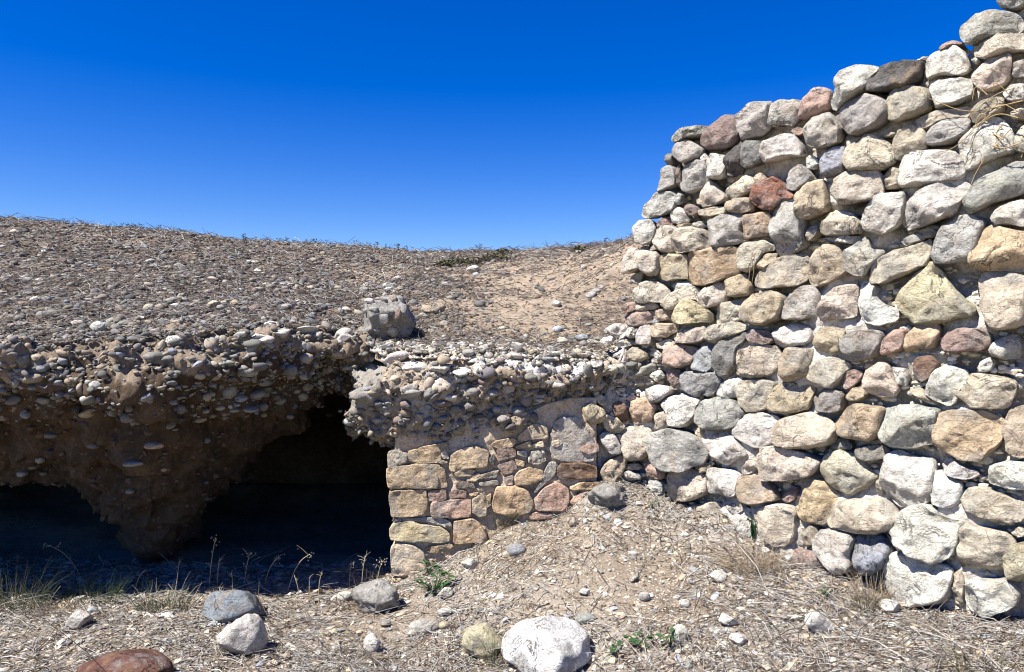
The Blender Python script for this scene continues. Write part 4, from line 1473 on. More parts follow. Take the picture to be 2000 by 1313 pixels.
# small stones bedded in the faces
def face_gravel(name, o, n, codes, rmed, parent, ylim, zmin, skip=None, tone=.58):
    me = o.data
    co = np.empty(len(me.vertices) * 3, np.float32); me.vertices.foreach_get('co', co); co = co.reshape(-1, 3).astype(float)
    no = np.empty(len(me.vertices) * 3, np.float32); me.vertices.foreach_get('normal', no); no = no.reshape(-1, 3).astype(float)
    m = np.where((co[:, 1] < ylim) & (co[:, 2] > zmin) & (co[:, 0] > -4.0))[0]
    if skip is not None:
        m = m[~skip(co[m])]
    # normals must point to the open side
    flip = np.where((no[m] * (np.array([0, 0, 1.2]) - co[m])).sum(1) < 0, -1.0, 1.0)[:, None]
    sel = RNG.integers(0, len(m), n)
    P = co[m][sel] + RNG.normal(0, .012, (n, 3)); Nn = (no[m] * flip)[sel]
    up = np.array([0, 0, 1.0])
    fl = Nn * .45 + up * .55
    Fr = frames(fl, RNG.uniform(0, 6.28, n), .3)
    r = np.clip(np.exp(RNG.normal(math.log(rmed), .5, n)), .003, .04)
    P = P - Nn * (r * RNG.uniform(-.1, .5, n))[:, None]
    S = np.stack([r * RNG.uniform(.9, 1.5, n), r * RNG.uniform(.8, 1.1, n), r * RNG.uniform(.4, .75, n)], -1)
    C = pal_rand(n, codes, .25) * tone
    big = r > .0125
    joined(name, PROTO_MD, ICO2[1], P[big], Fr[big], S[big], C[big], M_GRAVEL, parent)
    joined(name, PROTO_LO, ICO1[1], P[~big], Fr[~big], S[~big], C[~big], M_GRAVEL, parent)
face_gravel('bedded_gravel', bank, 4200, 'tsdtsdctdgse', .011, bank, 5.4, 1.02, lambda c: (RNG.uniform(0, 1, len(c)) > (c[:, 2] - .95) / .4))
face_gravel('shade_toned_gravel', bank, 500, 'nnnk', .010, bank, 5.6, .1, lambda c: c[:, 2] > 1.15)  # gravel below the lip, coloured dark to deepen the shade there
face_gravel('bedded_gravel', ledge, 2300, 'tdcskstgdctnsemd', .009, ledge, 5.0, .5, lambda c: (c[:, 0] < -.80) & (c[:, 2] > 1.02) & (RNG.uniform(0, 1, len(c)) < .93))

# dry stems and straw lying about
def straw(name, P, nrm, L, rad, C, mat, parent, lift=.3):
    n = len(P)
    spin = RNG.uniform(0, 6.28, n)
    Fr = frames(nrm, spin, .12)
    pitch = RNG.normal(0, lift, n)
    d0 = Fr[:, 0] * np.cos(pitch)[:, None] + Fr[:, 2] * np.abs(np.sin(pitch))[:, None]
    d1 = d0 + Fr[:, 1] * RNG.normal(0, .5, (n, 1)) - Fr[:, 2] * RNG.uniform(0, .45, (n, 1))
    p0 = P; p1 = p0 + d0 * L[:, None] / 2; p2 = p1 + d1 * L[:, None] / 2
    side = Fr[:, 1]; upv = Fr[:, 2]
    ring = lambda p, r: np.stack([p + side * r[:, None], p + upv * r[:, None] * 1.2 - side * r[:, None] * .5, p - upv * r[:, None] * .8 - side * r[:, None] * .5], 1)
    V = np.concatenate([ring(p0, rad), ring(p1, rad * .95), ring(p2, rad * .6)], 1)
    q = np.array([[k * 3 + j, k * 3 + (j + 1) % 3, (k + 1) * 3 + (j + 1) % 3, (k + 1) * 3 + j] for k in range(2) for j in range(3)])
    F = (q[None] + (np.arange(n) * 9)[:, None, None]).reshape(-1, 4)
    me = mesh_np(name, V.reshape(-1, 3), F, True, np.repeat(C, 9, axis=0))
    return obj(name, me, mat, parent=parent, kind='stuff')

def straw_cols(n, dark):
    a = np.array([(.40, .375, .33), (.52, .50, .455), (.29, .25, .20), (.38, .37, .35)])
    b = np.array([(.12, .088, .066), (.17, .125, .095), (.09, .072, .06)])
    c = np.where((RNG.uniform(0, 1, n) < dark)[:, None], b[RNG.integers(0, 3, n)], a[RNG.integers(0, 4, n)])
    return c * (1 + RNG.uniform(-.2, .2, (n, 1)))

x, y = hill_points(40000, 4.0, 13.8, 1.4)
keep = (RNG.uniform(0, 1, len(x)) > soil_mask(x, y) * .55)
x, y = x[keep], y[keep]
P = np.stack([x, y, hill_z(x, y) + .012], -1)
n = len(x)
straw('dry_stems', P, hill_normal(x, y), RNG.uniform(.04, .14, n) * np.clip(y / 7, .7, 1.5), RNG.uniform(.0012, .0026, n) * np.clip(y / 6, .8, 1.8),
      straw_cols(n, .72) * .8, M_TWIG, hill)

# floor of the hollow
def floor_points(n, y0, y1):
    y = RNG.uniform(y0 ** .5, y1 ** .5, n) ** 2
    x = RNG.uniform(-.78, .74, n) * y
    # keep in front of the walls
    wy = np.interp(np.clip(x / y, W_slope[0], W_slope[-1]), W_slope, WPLAN[:, 1])
    wy = np.where(x / y > W_slope[0], wy - .02, np.where(x > -.72, 4.68 + .05 * x, 5.2))
    k = y < wy
    return x[k], y[k]
def floor_soil(x, y):
    p = np.stack([x, y, 0 * x], -1)
    a = np.clip(.25 + 1.5 * fbm(p * 1.5, 3, 95), 0, 1)
    bare = np.exp(-(((x + .65) / .33) ** 2 + ((y - 4.05) / .35) ** 2)) + .8 * np.exp(-(((x - .35) / .4) ** 2 + ((y - 4.0) / .4) ** 2))
    return np.clip(.45 * a + bare, 0, .93)
x, y = floor_points(25000, 2.5, 5.4)
k = RNG.uniform(0, 1, len(x)) > floor_soil(x, y) * .75
x, y = x[k], y[k]; n = len(x)
P = np.stack([x, y, ground_z(x, y)], -1)
r = np.clip(np.exp(RNG.normal(math.log(.0062), .5, n)), .0025, .022)
leftw = np.clip((-x - .6) / 1.2, 0, 1)
r *= 1 + .35 * leftw
S = np.stack([r * RNG.uniform(.9, 1.5, n), r * RNG.uniform(.7, 1.1, n), r * RNG.uniform(.3, .65, n)], -1)
Fr = frames(hill_normal(x, y, ground_z), RNG.uniform(0, 6.28, n), .25)
P += Fr[:, 2] * S[:, 2:3] * .4
joined('floor_gravel', PROTO_LO, ICO1[1], P, Fr, S, pal_rand(n, 'ccwgtcwstgcobsd', .2) * .85, M_GRAVEL, ground, smooth=False)
# larger single pebbles of the floor
x, y = floor_points(230, 2.7, 4.9)
z = ground_z(x, y)
for k in range(min(len(x), 130)):
    o = bpy.data.objects.new('pebble', random.choice(peb_protos + chip_protos * 2))
    COL.objects.link(o); o.parent = ground
    o.color = (*col(random.choice('wwccgtwsob'), .15), 1)
    r = random.uniform(.010, .024)
    o.scale = (r * random.uniform(1, 1.5), r * random.uniform(.8, 1.1), r * random.uniform(.4, .75))
    o.rotation_euler = (random.uniform(-.2, .2), random.uniform(-.2, .2), random.uniform(0, 6.28))
    o.location = (x[k], y[k], z[k] + o.scale[2] * .4)
# trodden flakes of leaf, bark and chaff
x, y = floor_points(26000, 2.5, 5.1)
k = RNG.uniform(0, 1, len(x)) > floor_soil(x, y) * .85
x, y = x[k], y[k]
flakes('chaff', x, y, ground_z, RNG.uniform(.003, .011, len(x)),
       np.array([(.16, .12, .085), (.28, .23, .17), (.40, .36, .30), (.11, .085, .065), (.33, .31, .28)])[RNG.integers(0, 5, len(x))] * RNG.uniform(.7, 1.2, (len(x), 1)), ground)
# straw
x, y = floor_points(47000, 2.5, 5.1)
k = RNG.uniform(0, 1, len(x)) > floor_soil(x, y) * .9
x, y = x[k], y[k]; n = len(x)
P = np.stack([x, y, ground_z(x, y) + RNG.uniform(.002, .014, n)], -1)
straw('dry_straw', P, hill_normal(x, y, ground_z), np.exp(RNG.normal(math.log(.045), .7, n)), RNG.uniform(.0008, .0023, n), straw_cols(n, .38) * .78, M_TWIG, ground, .28)
x, y = floor_points(900, 2.6, 4.9); n = len(x)
P = np.stack([x, y, ground_z(x, y) + .008], -1)
straw('broken_stalks', P, hill_normal(x, y, ground_z), RNG.uniform(.10, .28, n), RNG.uniform(.0014, .0028, n), straw_cols(n, .35), M_TWIG, ground, .10)

# ------------------------------------------------------------------ loose rocks, each a thing of its own
def loose_rock(name, px, py, w, h, code, label, cat='rock', style='angular', depth=None, which=('ground',), seed=1, spin=0.0, tilt=(0, 0), sink=.30, mat=None, group=None):
    """px, py: middle of its foot; w, h: its width and height in the photograph."""
    r = hit(px, py, which)
    loc = r[0]
    sc = loc.y / FPX
    a, c = w * sc / 2, h * sc / 2
    b = (depth or .85) * a
    if mat is M_BLOCK:
        v = rock_verts(seed, (a, b, c), ICO4, 9, (.6, .95), 3.2, .2)
    elif style == 'angular':
        v = rock_verts(seed, (a, b, c), ICO4, 11, (.5, .9), 1.4, .16)
    elif style == 'round':
        v = rock_verts(seed, (a, b, c), ICO4, 2, (.8, .97), .5, .12)
    else:
        v = rock_verts(seed, (a, b, c), ICO4, 5, (.62, .93), .9, .14)
    base = np.array([loc.x, loc.y + b * .75, 0.0])
    if which[0] == 'ground':
        base[2] = float(ground_z(np.array([base[0]]), np.array([base[1]]))[0])
    else:
        base[2] = float(hill_z(np.array([base[0]]), np.array([base[1]]))[0])
    v[:, 2] += c * (1 - sink)
    o = obj(name, mesh_np(name, v, ICO4[1]), mat or M_STONE, color=col(code, .05), loc=Vector(base))
    o.rotation_euler = (tilt[0], tilt[1], spin)
    return tag(o, label, cat, group)

R_ = loose_rock
bo = R_('boulder', 1070, 1338, 184, 118, 'w', 'large smooth white boulder at the bottom edge of the picture', 'boulder', 'angular', 1.0, seed=203, sink=.3)
bo.color = (.72, .70, .67, 1)
R_('rock', 942, 1290, 84, 66, 'y', 'cream rock with ochre underside just left of the large white boulder', seed=14)
R_('rock', 462, 1288, 96, 84, 'w', 'angular white rock standing in front of the blue grey boulder', seed=5, sink=.1)
R_('boulder', 440, 1222, 124, 66, 'b', 'smooth blue grey boulder with a white patch, in front of the dark opening', 'boulder', 'mixed', .8, seed=6).color = (.20, .225, .245, 1)
rb = R_('rock', 215, 1362, 190, 78, 'n', 'dark reddish brown rock cut off by the bottom edge at left', style='mixed', seed=7)
rb.color = (.13, .06, .045, 1)
R_('rock', 150, 1232, 48, 44, 'w', 'small white angular rock on the gravel at far left', seed=8)
R_('clod', 730, 1200, 98, 66, 'g', 'rough grey lump of pebbly mortar in front of the door jamb', 'clod', seed=19, mat=M_BLOCK, sink=.2)
R_('rock', 667, 1176, 46, 20, 'w', 'flat white sliver of rock at the mouth of the dark opening', depth=.5, seed=21, spin=.3)
R_('rock', 725, 1276, 36, 42, 'w', 'pointed white rock right of the bare sandy patch', seed=22)
R_('pebble', 828, 1240, 64, 30, 'g', 'large oval pale grey pebble lying flat below the door jamb', 'pebble', 'round', .7, seed=23, sink=.35)
R_('pebble', 804, 1246, 22, 16, 'w', 'tiny white stone touching the oval grey pebble', 'pebble', seed=24)
R_('pebble', 866, 1231, 22, 16, 'y', 'tan pebble just right of the oval grey pebble', 'pebble', 'round', seed=25)
R_('pebble', 751, 1226, 24, 12, 's', 'small brownish pebble between the mortar lump and the oval pebble', 'pebble', 'round', seed=26)
R_('rock', 868, 1205, 32, 12, 'w', 'thin white stone chip below the green leafy weed', seed=27)
R_('pebble', 1008, 1088, 38, 26, 'b', 'round blue grey pebble below the masonry wall', 'pebble', 'round', seed=28)
R_('rock', 917, 1115, 36, 22, 'w', 'white stone chip left of the round blue grey pebble', seed=29)
R_('pebble', 1145, 1219, 44, 18, 'e', 'flat dark greenish grey pebble above the large white boulder', 'pebble', 'round', .8, seed=30, sink=.4)
R_('rock', 1120, 1032, 26, 20, 'o', 'small orange stone below the grey lichened lump', seed=31)
R_('clod', 1190, 1003, 84, 54, 's', 'speckled grey lichened lump in the corner between the two walls', 'clod', 'angular', seed=32, sink=.6, mat=M_BLOCK)
R_('rock', 1407, 1138, 38, 22, 'w', 'white brick shaped stone in front of the dry grass tuft', seed=33, depth=.6)
R_('rock', 1338, 1189, 22, 16, 'w', 'small white rounded stone in the middle of the sandy floor', style='mixed', seed=34)
R_('rock', 1445, 1264, 36, 24, 'w', 'smooth white half round stone low on the right of the floor', style='mixed', seed=35)
R_('rock', 1424, 1226, 34, 24, 'w', 'rough white stone just above the half round white stone', seed=36)
R_('rock', 1330, 1258, 32, 36, 'w', 'white angular stone beside the small green weeds', seed=37)
R_('rock', 1605, 1240, 62, 46, 'w', 'pinkish white flat rock on the litter below the rubble wall', seed=38, depth=.6)
R_('rock', 1745, 1200, 40, 30, 'w', 'white stone chip at the foot of the big pale corner block', seed=39)
R_('rock', 1240, 1139, 20, 13, 'w', 'little white stone high on the sandy floor', seed=40)
R_('rock', 1142, 1166, 24, 13, 'w', 'little white chip above the flat greenish pebble', seed=41)
R_('pebble', 1260, 1176, 24, 18, 'g', 'grey pebble half sunk in the sandy floor', 'pebble', 'round', seed=42)
R_('pebble', 936, 1198, 18, 10, 'd', 'small dark grey pebble above the cream rock', 'pebble', 'round', seed=43)
R_('pebble', 878, 1093, 14, 9, 'o', 'tiny yellow pebble below the dry bush', 'pebble', 'round', seed=44)
R_('rock', 870, 1172, 30, 20, 'w', 'white stone under the green leafy weed', seed=45)
HL = ('gravel_hill',)
R_('rock', 925, 534, 30, 18, 'w', 'pair sized white rock high in the middle of the hill', which=HL, seed=46)
R_('rock', 1087, 601, 20, 13, 'w', 'white stone on the sandy slope left of the rubble wall', which=HL, seed=47)
R_('rock', 760, 566, 30, 14, 'w', 'white rock above the grey rubble block', which=HL, seed=48)
R_('rock', 711, 572, 20, 14, 's', 'small dark sided stone left above the grey rubble block', which=HL, seed=49)
R_('slab', 845, 616, 52, 28, 't', 'flat tan slab lying right behind the grey rubble block', 'slab', which=HL, seed=50, depth=.5, spin=-.2)
R_('pebble', 868, 640, 22, 16, 's', 'smooth grey pebble below the flat tan slab', 'pebble', 'round', which=HL, seed=51)
R_('pebble', 1137, 668, 28, 14, 'b', 'grey pebble on the sandy slope near the foot of the wall', 'pebble', 'round', which=HL, seed=52)
R_('rock', 186, 650, 30, 24, 'w', 'whitish round rock on the gravel above the left overhang', style='mixed', which=HL, seed=53)
R_('pebble', 457, 600, 20, 16, 't', 'tan egg shaped pebble on the gravel left of centre', 'pebble', 'round', which=HL, seed=54)
R_('pebble', 340, 590, 44, 14, 'e', 'long flat bluish pebble lying on the gravel hill at left', 'pebble', 'round', which=HL, seed=55)
R_('rock', 415, 604, 30, 18, 't', 'brown rock beside the tan egg shaped pebble', style='mixed', which=HL, seed=56)
R_('pebble', 556, 606, 30, 14, 'g', 'pale flat pebble on the gravel above the white lime crust', 'pebble', 'round', which=HL, seed=57)

# ------------------------------------------------------------------ block of fallen rubble masonry on the bank
blk = empty('rubble_block', (0, 0, 0), 'grey block of mortared rubble on the bank, dark on its right side', 'block')
r = hit(752, 690, ['gravel_hill', 'conglomerate_bank', 'conglomerate_ledge'])
bl = np.array([sx(752) * 4.98, 5.16, float(hill_z(np.array([sx(752) * 4.98]), np.array([5.16]))[0]) - .05])
blk.location = bl
hw = 108 / FPX * 5.0 / 2
hh = CAM_Z + sz(580) * 5.15 - bl[2]
v = rock_verts(77, (hw * 1.0, .20, hh / 2), ICO4, 12, (.56, .8), 1.4, .1)
v[:, 2] += hh / 2
v = v + (0.018 * fbm(v * 14, 4, 88))[:, None] * np.sign(v)
obj('mortar_body', mesh_np('mortar_body', v, ICO4[1]), M_BLOCK, parent=blk)
bvb = BVHTree.FromPolygons([Vector(q + bl) for q in v], [tuple(int(i) for i in q) for q in ICO4[1]])
for px, py, w, h, c in [(748, 622, 26, 28, 'g'), (775, 615, 18, 26, 'p'), (706, 627, 32, 14, 'y'), (765, 648, 24, 22, 't'), (706, 652, 28, 18, 's'), (722, 665, 22, 16, 'm'),
                        (768, 584, 16, 18, 'o'), (745, 586, 26, 10, 's'), (722, 588, 20, 12, 'w'), (735, 645, 18, 10, 'g'), (692, 640, 18, 14, 't'), (730, 605, 20, 12, 'g'), (716, 608, 16, 10, 's'), (758, 634, 14, 10, 'c')]:
    loc, nrm, i, d = bvb.ray_cast(CAMP, ray(px, py))
    if loc is None:
        continue
    o = bpy.data.objects.new('stone', random.choice(chip_protos)); COL.objects.link(o)
    o.parent = blk; o.color = (*col(c), 1)
    s_ = loc.y / FPX / 2
    o.scale = (w * s_, (w + h) / 2 * s_ * .7, h * s_)
    o.location = loc - blk.location
    o.rotation_euler = (0, random.uniform(-.2, .2), random.uniform(-.3, .3))
# the broken stones tumbled at the foot of the block
for k, (px, py, w, h, c, lb) in enumerate([
        (718, 672, 14, 22, 'b', 'small upright blue grey cobble at the foot of the rubble block'),
        (752, 686, 28, 22, 'b', 'pale green and red broken stone at the foot of the rubble block'),
        (695, 700, 46, 18, 't', 'tan broken stone under the rubble block, left end'),
        (688, 720, 44, 20, 'w', 'white stone on the lip of the ledge below the rubble block'),
        (735, 706, 44, 16, 't', 'flat tan stone on the lip of the ledge right of the white one'),
        (672, 668, 34, 30, 'w', 'white veined stone left of the rubble block')]):
    q = hit(px, py, ['gravel_hill', 'conglomerate_bank', 'conglomerate_ledge'])
    s_ = q[0].y / FPX / 2
    v = rock_verts(700 + k, (w * s_, w * s_ * .7, h * s_), ICO4, 8, (.55, .9), 1.0)
    o = obj('stone', mesh_np('stone', v, ICO4[1]), M_STONE, color=col(c), loc=q[0] + Vector((0, .02, h * s_ * .35)))
    o.rotation_euler = (0, random.uniform(-.3, .1), random.uniform(-.3, .3))
    tag(o, lb, 'stone')

# ------------------------------------------------------------------ plants
def leaf_mesh(L=1.0, W=.5):
    pts = [(0, 0, 0), (.25, -.32, .05), (.6, -.42, .04), (.9, -.22, -.02), (1, 0, -.06), (.9, .22, -.02), (.6, .42, .04), (.25, .32, .05), (.55, 0, -.03)]
    v = np.array(pts) * np.array([L, W * 1.2, 1])
    f = [[8, k, (k + 1) % 8] for k in range(8)]
    return mesh_np('leaf', v, np.array(f))
LEAF = leaf_mesh(); LEAF.materials.append(M_LEAF)
def base_on(px, py, which=('ground',)):
    return hit(px, py, which)[0]

def leafy(px, py, w, h, nleaf, leafsz, label, which=('ground',), on_wall=None, seed=0):
    rs = random.Random(seed)
    b = Vector(on_wall) if on_wall is not None else base_on(px, py, which)
    sc = b.y / FPX
    root = empty('leafy_weed', b, label, 'weed', None)
    paths = []
    for k in range(nleaf):
        a = rs.uniform(0, 6.28)
        rr = w * sc / 2 * math.sqrt(rs.uniform(.05, 1))
        tip = np.array([math.cos(a) * rr, math.sin(a) * rr * .8, h * sc * rs.uniform(.25, 1)])
        paths.append((np.array([[0, 0, 0], tip * np.array([.5, .5, .6]), tip]), [.0018, .0014, .0008]))
        o = bpy.data.objects.new('leaf', LEAF); COL.objects.link(o); o.parent = root
        s_ = leafsz * sc * rs.uniform(.7, 1.2)
        o.scale = (s_, s_, s_)
        o.location = tip
        o.rotation_euler = (rs.uniform(-.5, .5), rs.uniform(-.6, .3), a + rs.uniform(-.6, .6))
    v, f = tube(paths, 4)
    obj('stem', mesh_np('stem', v, f), M_LEAF, parent=root)
leafy(848, 1160, 56, 40, 46, 16, 'dark green leafy weed at the foot of the door jamb', seed=1)
leafy(838, 1124, 32, 26, 18, 16, 'smaller green weed behind the leafy weed at the jamb', seed=2)
leafy(1246, 1260, 46, 22, 18, 15, 'pair of green seedlings right of the large white boulder', seed=3)
leafy(1206, 1278, 22, 14, 9, 15, 'tiny green seedling nearest the large white boulder', seed=4)
leafy(1310, 1264, 28, 26, 12, 15, 'green seedling against the white angular stone', seed=5)
leafy(1272, 992, 22, 16, 8, 8, 'tiny green sprout in the corner of the two walls', seed=6)
leafy(1480, 1040, 30, 70, 24, 13, 'green climber rooted in a joint at the foot of the rubble wall', on_wall=wall_pt(1484, 1052, .07), seed=7)
leafy(1612, 1170, 28, 26, 12, 8, 'small green sprig in the litter below the pink stone', seed=8)

def blades(px, py, w, h, n, rad, cols, label, name='grass_tuft', which=('ground',), seed=0, lean=.5, cat='grass', droop=.25):
    rs = np.random.default_rng(seed)
    b = base_on(px, py, which)
    sc = b.y / FPX
    paths, C = [], []
    for k in range(n):
        a = rs.uniform(0, 6.28); rr = w * sc / 2 * math.sqrt(rs.uniform(0, 1)) * 1.0
        p0 = np.array([math.cos(a) * rr, math.sin(a) * rr * .6, -.004])
        L = h * sc * (.18 + .95 * rs.uniform(0, 1) ** 1.7)
        aa = a + rs.normal(0, 1.0)
        d = np.array([math.cos(aa) * lean * rs.uniform(0, 1.8), math.sin(aa) * lean * rs.uniform(0, 1.5), 1.0]); d /= np.linalg.norm(d)
        out = np.array([math.cos(a), math.sin(a), 0])
        p1 = p0 + d * L * .4
        p2 = p1 + (d + out * droop * rs.uniform(0, 1.2) - np.array([0, 0, droop * .4])) * L * .35
        p3 = p2 + (d + out * droop * rs.uniform(.2, 2.2) - np.array([0, 0, droop * rs.uniform(0, 1.6)])) * L * .28
        paths.append((np.stack([p0, p1, p2, p3]), np.array([1, .9, .65, .2]) * rad))
        C.append(np.tile(np.array(cols[rs.integers(0, len(cols))]) * rs.uniform(.75, 1.25), (4 * 3, 1)))
    v, f = tube(paths, 3)
    o = obj(name, mesh_np(name, v, f, True, np.vstack(C)), M_DRY, loc=b)
    return tag(o, label, cat)
GRN = [(.022, .042, .014), (.036, .06, .02), (.07, .08, .035)]
DRYC = [(.38, .29, .18), (.30, .22, .13), (.45, .38, .27), (.20, .14, .09)]
blades(315, 1192, 110, 62, 260, .0011, GRN + DRYC[2:3], 'dark green grass tuft at the edge of the shade, left', seed=11)
blades(170, 1175, 130, 70, 200, .0010, GRN, 'thin green grass in the deep shade at far left', seed=12)
blades(30, 1190, 120, 110, 240, .0010, GRN + [(.12, .10, .06)], 'green bushy grass in the shade at the left edge', seed=13)
blades(985, 1030, 46, 74, 190, .0008, [(.16, .13, .06), (.22, .17, .09), (.12, .11, .05)], 'twiggy olive bush growing against the masonry wall', 'dry_bush', seed=14, cat='bush', lean=.6)
blades(945, 1052, 44, 50, 120, .0008, [(.16, .13, .06), (.22, .17, .09)], 'lower twiggy bush left of the olive bush', 'dry_bush', seed=15, cat='bush', lean=.7)
blades(1000, 1092, 50, 26, 70, .0007, [(.20, .14, .08), (.26, .19, .11)], 'small dry brown tuft beside the blue grey pebble', 'dry_tuft', seed=16, cat='tuft', lean=.9)
blades(1470, 1110, 110, 70, 340, .0009, DRYC, 'dry straw coloured tuft under the green climber', 'dry_tuft', seed=17, cat='tuft', lean=.8, droop=.5)
blades(1700, 1180, 70, 84, 160, .0010, DRYC, 'tall dry grass in front of the blue grey wall stone', 'dry_tuft', seed=18, cat='tuft', lean=.5)
blades(1690, 1195, 40, 48, 70, .0010, GRN + DRYC[:1], 'greenish sprig below the tall dry grass at the wall', 'grass_tuft', seed=19)
blades(1905, 1308, 120, 60, 220, .0009, GRN + DRYC, 'low olive weed at the bottom right corner', 'low_weed', seed=20, cat='weed', lean=.9)
blades(968, 1300, 40, 66, 80, .0010, [(.04, .07, .03), (.07, .09, .05), (.3, .22, .13)], 'thin green stalks between the cream rock and the boulder', 'grass_tuft', seed=21, lean=.25)
blades(1780, 1190, 60, 40, 60, .0009, DRYC, 'short dry stalks at the foot of the wall stones', 'dry_tuft', seed=22, cat='tuft', lean=.8)
blades(1560, 1105, 80, 34, 90, .0009, DRYC, 'matted dry stalks below the pinkish base stone', 'dry_tuft', seed=23, cat='tuft', lean=1.0)
blades(905, 1050, 60, 30, 60, .0009, DRYC, 'dry stalks at the foot of the sandstone blocks', 'dry_tuft', seed=24, cat='tuft', lean=1.0)
blades(860, 1085, 70, 44, 70, .0008, DRYC + GRN[:1], 'wiry dry weed against the lowest sandstone block', 'dry_tuft', seed=25, cat='tuft', lean=.8)
blades(110, 1200, 90, 40, 120, .0009, DRYC, 'dry straw tuft above the small white rock at far left', 'dry_tuft', seed=26, cat='tuft', lean=.8)
blades(720, 1150, 60, 40, 60, .0008, DRYC + GRN[:1], 'dry wisps behind the pebbly mortar lump', 'dry_tuft', seed=27, cat='tuft', lean=.5)
blades(520, 1165, 120, 28, 90, .0008, DRYC, 'short dry straw along the mouth of the dark opening', 'dry_tuft', seed=28, cat='tuft', lean=.9)

def sprig(px, py, topx, topy, label, seed, head=True, branches=4):
    rs = random.Random(seed)
    b = base_on(px, py)
    sc = b.y / FPX
    tip = np.array([(topx - px) * sc, 0.03 * rs.uniform(-1, 1), (py - topy) * sc])
    root = empty('dry_weed', b, label, 'weed', 'dry weeds at the mouth of the dark opening')
    ctrl = np.array([[0, 0, -.01], tip * np.array([.25, 0, .5]), tip * np.array([.6, 0, .85]), tip])
    main = chaikin_open(ctrl, 2)
    paths = [(main, np.linspace(.0030, .0016, len(main)))]
    for k in range(branches):
        t = rs.uniform(.3, .95)
        p = main[int(t * (len(main) - 1))]
        d = np.array([rs.uniform(-1, 1), rs.uniform(-.6, .6), rs.uniform(.2, 1.0)]) * np.linalg.norm(tip) * .22
        paths.append((np.stack([p, p + d * .5 + np.array([0, 0, .004]), p + d]), [.0016, .0013, .0009]))
    v, f = tube(paths, 4)
    obj('stem', mesh_np('stem', v, f, True, np.tile((.34, .28, .19), (len(v), 1))), M_DRY, parent=root)
    if head:
        V, F, off = [], [], 0
        ends = [paths[0][0][-1]] + [p[0][-1] for p in paths[1:]]
        for e in ends:
            for _ in range(9 if e is ends[0] else 2):
                c = e + np.array([rs.gauss(0, .010), rs.gauss(0, .008), rs.gauss(-.006, .012)])
                V.append(ICO1[0] * rs.uniform(.002, .0042) * np.array([1, 1, 1.4]) + c); F.append(ICO1[1] + off); off += 12
        V = np.vstack(V)
        obj('seed_head', mesh_np('seed_head', V, np.vstack(F), True, np.tile((.36, .31, .24), (len(V), 1))), M_DRY, parent=root, kind='stuff')
sprig(408, 1150, 424, 1052, 'dry weed with a seed head, tallest of those before the dark opening', 31)
sprig(476, 1150, 492, 1078, 'upright dry weed above the right end of the blue grey boulder', 32)
sprig(515, 1150, 544, 1090, 'dry weed leaning right before the dark opening', 33)
sprig(424, 1148, 430, 1088, 'thin dry weed close beside the tallest one', 34, False)
sprig(622, 1162, 628, 1122, 'short forked dry weed in the middle of the dark opening', 35, False, 6)
sprig(604, 1165, 605, 1128, 'short straight dry stalk in the middle of the dark opening', 36, False, 1)
sprig(682, 1150, 686, 1100, 'branched dry weed left of the pebbly mortar lump', 37, True, 6)
sprig(706, 1150, 716, 1082, 'branched dry weed behind the pebbly mortar lump', 38, False, 8)
sprig(735, 1150, 750, 1094, 'dry weed next to the door jamb', 39, True, 3)
sprig(560, 1160, 606, 1082, 'faint thin dry weed inside the dark opening', 40, True, 1)
sprig(345, 1150, 352, 1095, 'pale forked dry weed at the edge of the green tuft', 41, False, 5)
sprig(262, 1158, 286, 1112, 'pale bent dry stalk left of the dark green tuft', 44, False, 4)
sprig(455, 1160, 452, 1118, 'stubby dry stalk just behind the blue grey boulder', 45, False, 4)
sprig(585, 1165, 572, 1125, 'short slanting dry stalk near the middle of the opening', 46, False, 3)
sprig(160, 1130, 90, 1065, 'arching dry oat stalk in the shade at far left', 42, True, 3)
sprig(1722, 1165, 1711, 1062, 'thick pale dry stalk in front of the blue grey wall stone', 43, False, 2)

# small dark weeds along the skyline
cw = []
for k in range(6):
    rs = random.Random(800 + k)
    paths = []
    for j in range(rs.randint(3, 6)):
        tip = np.array([rs.gauss(0, .035), rs.gauss(0, .03), rs.uniform(.05, .13)])
        paths.append((np.array([[0, 0, -.02], tip * np.array([.3, .3, .6]), tip]), [.003, .0025, .002]))
    v, f = tube(paths, 4)
    V, F, off = [v], [], len(v)
    tri = []
    for p, _ in paths:
        for _ in range(7):
            c = p[-1] + np.array([rs.gauss(0, .014), rs.gauss(0, .014), rs.gauss(0, .009)])
            V.append(ICO1[0] * rs.uniform(.004, .009) + c); tri.append(ICO1[1] + off); off += 12
    V = np.vstack(V)
    me = mesh_np('skyline_weed', V, [f, np.vstack(tri)], True, np.tile((.05, .05, .035), (len(V), 1)))
    me.materials.append(M_DRY)
    cw.append(me)
spots = [60, 70, 105, 130, 232, 240, 248, 256, 262, 270, 280, 300, 312, 352, 362, 447, 470, 476, 484, 520, 545, 560, 575, 600, 612, 640, 655, 668, 690, 716, 735, 752, 764, 780, 796, 815, 870, 935, 978, 1000, 1012, 1048, 1120, 1128, 1160, 1183, 1236, 1244]
cy_tab = ([0, 200, 400, 600, 760, 870, 1000, 1120, 1200, 1240], [10.0, 10.5, 11, 12, 13, 14, 13, 11, 9, 8.2])
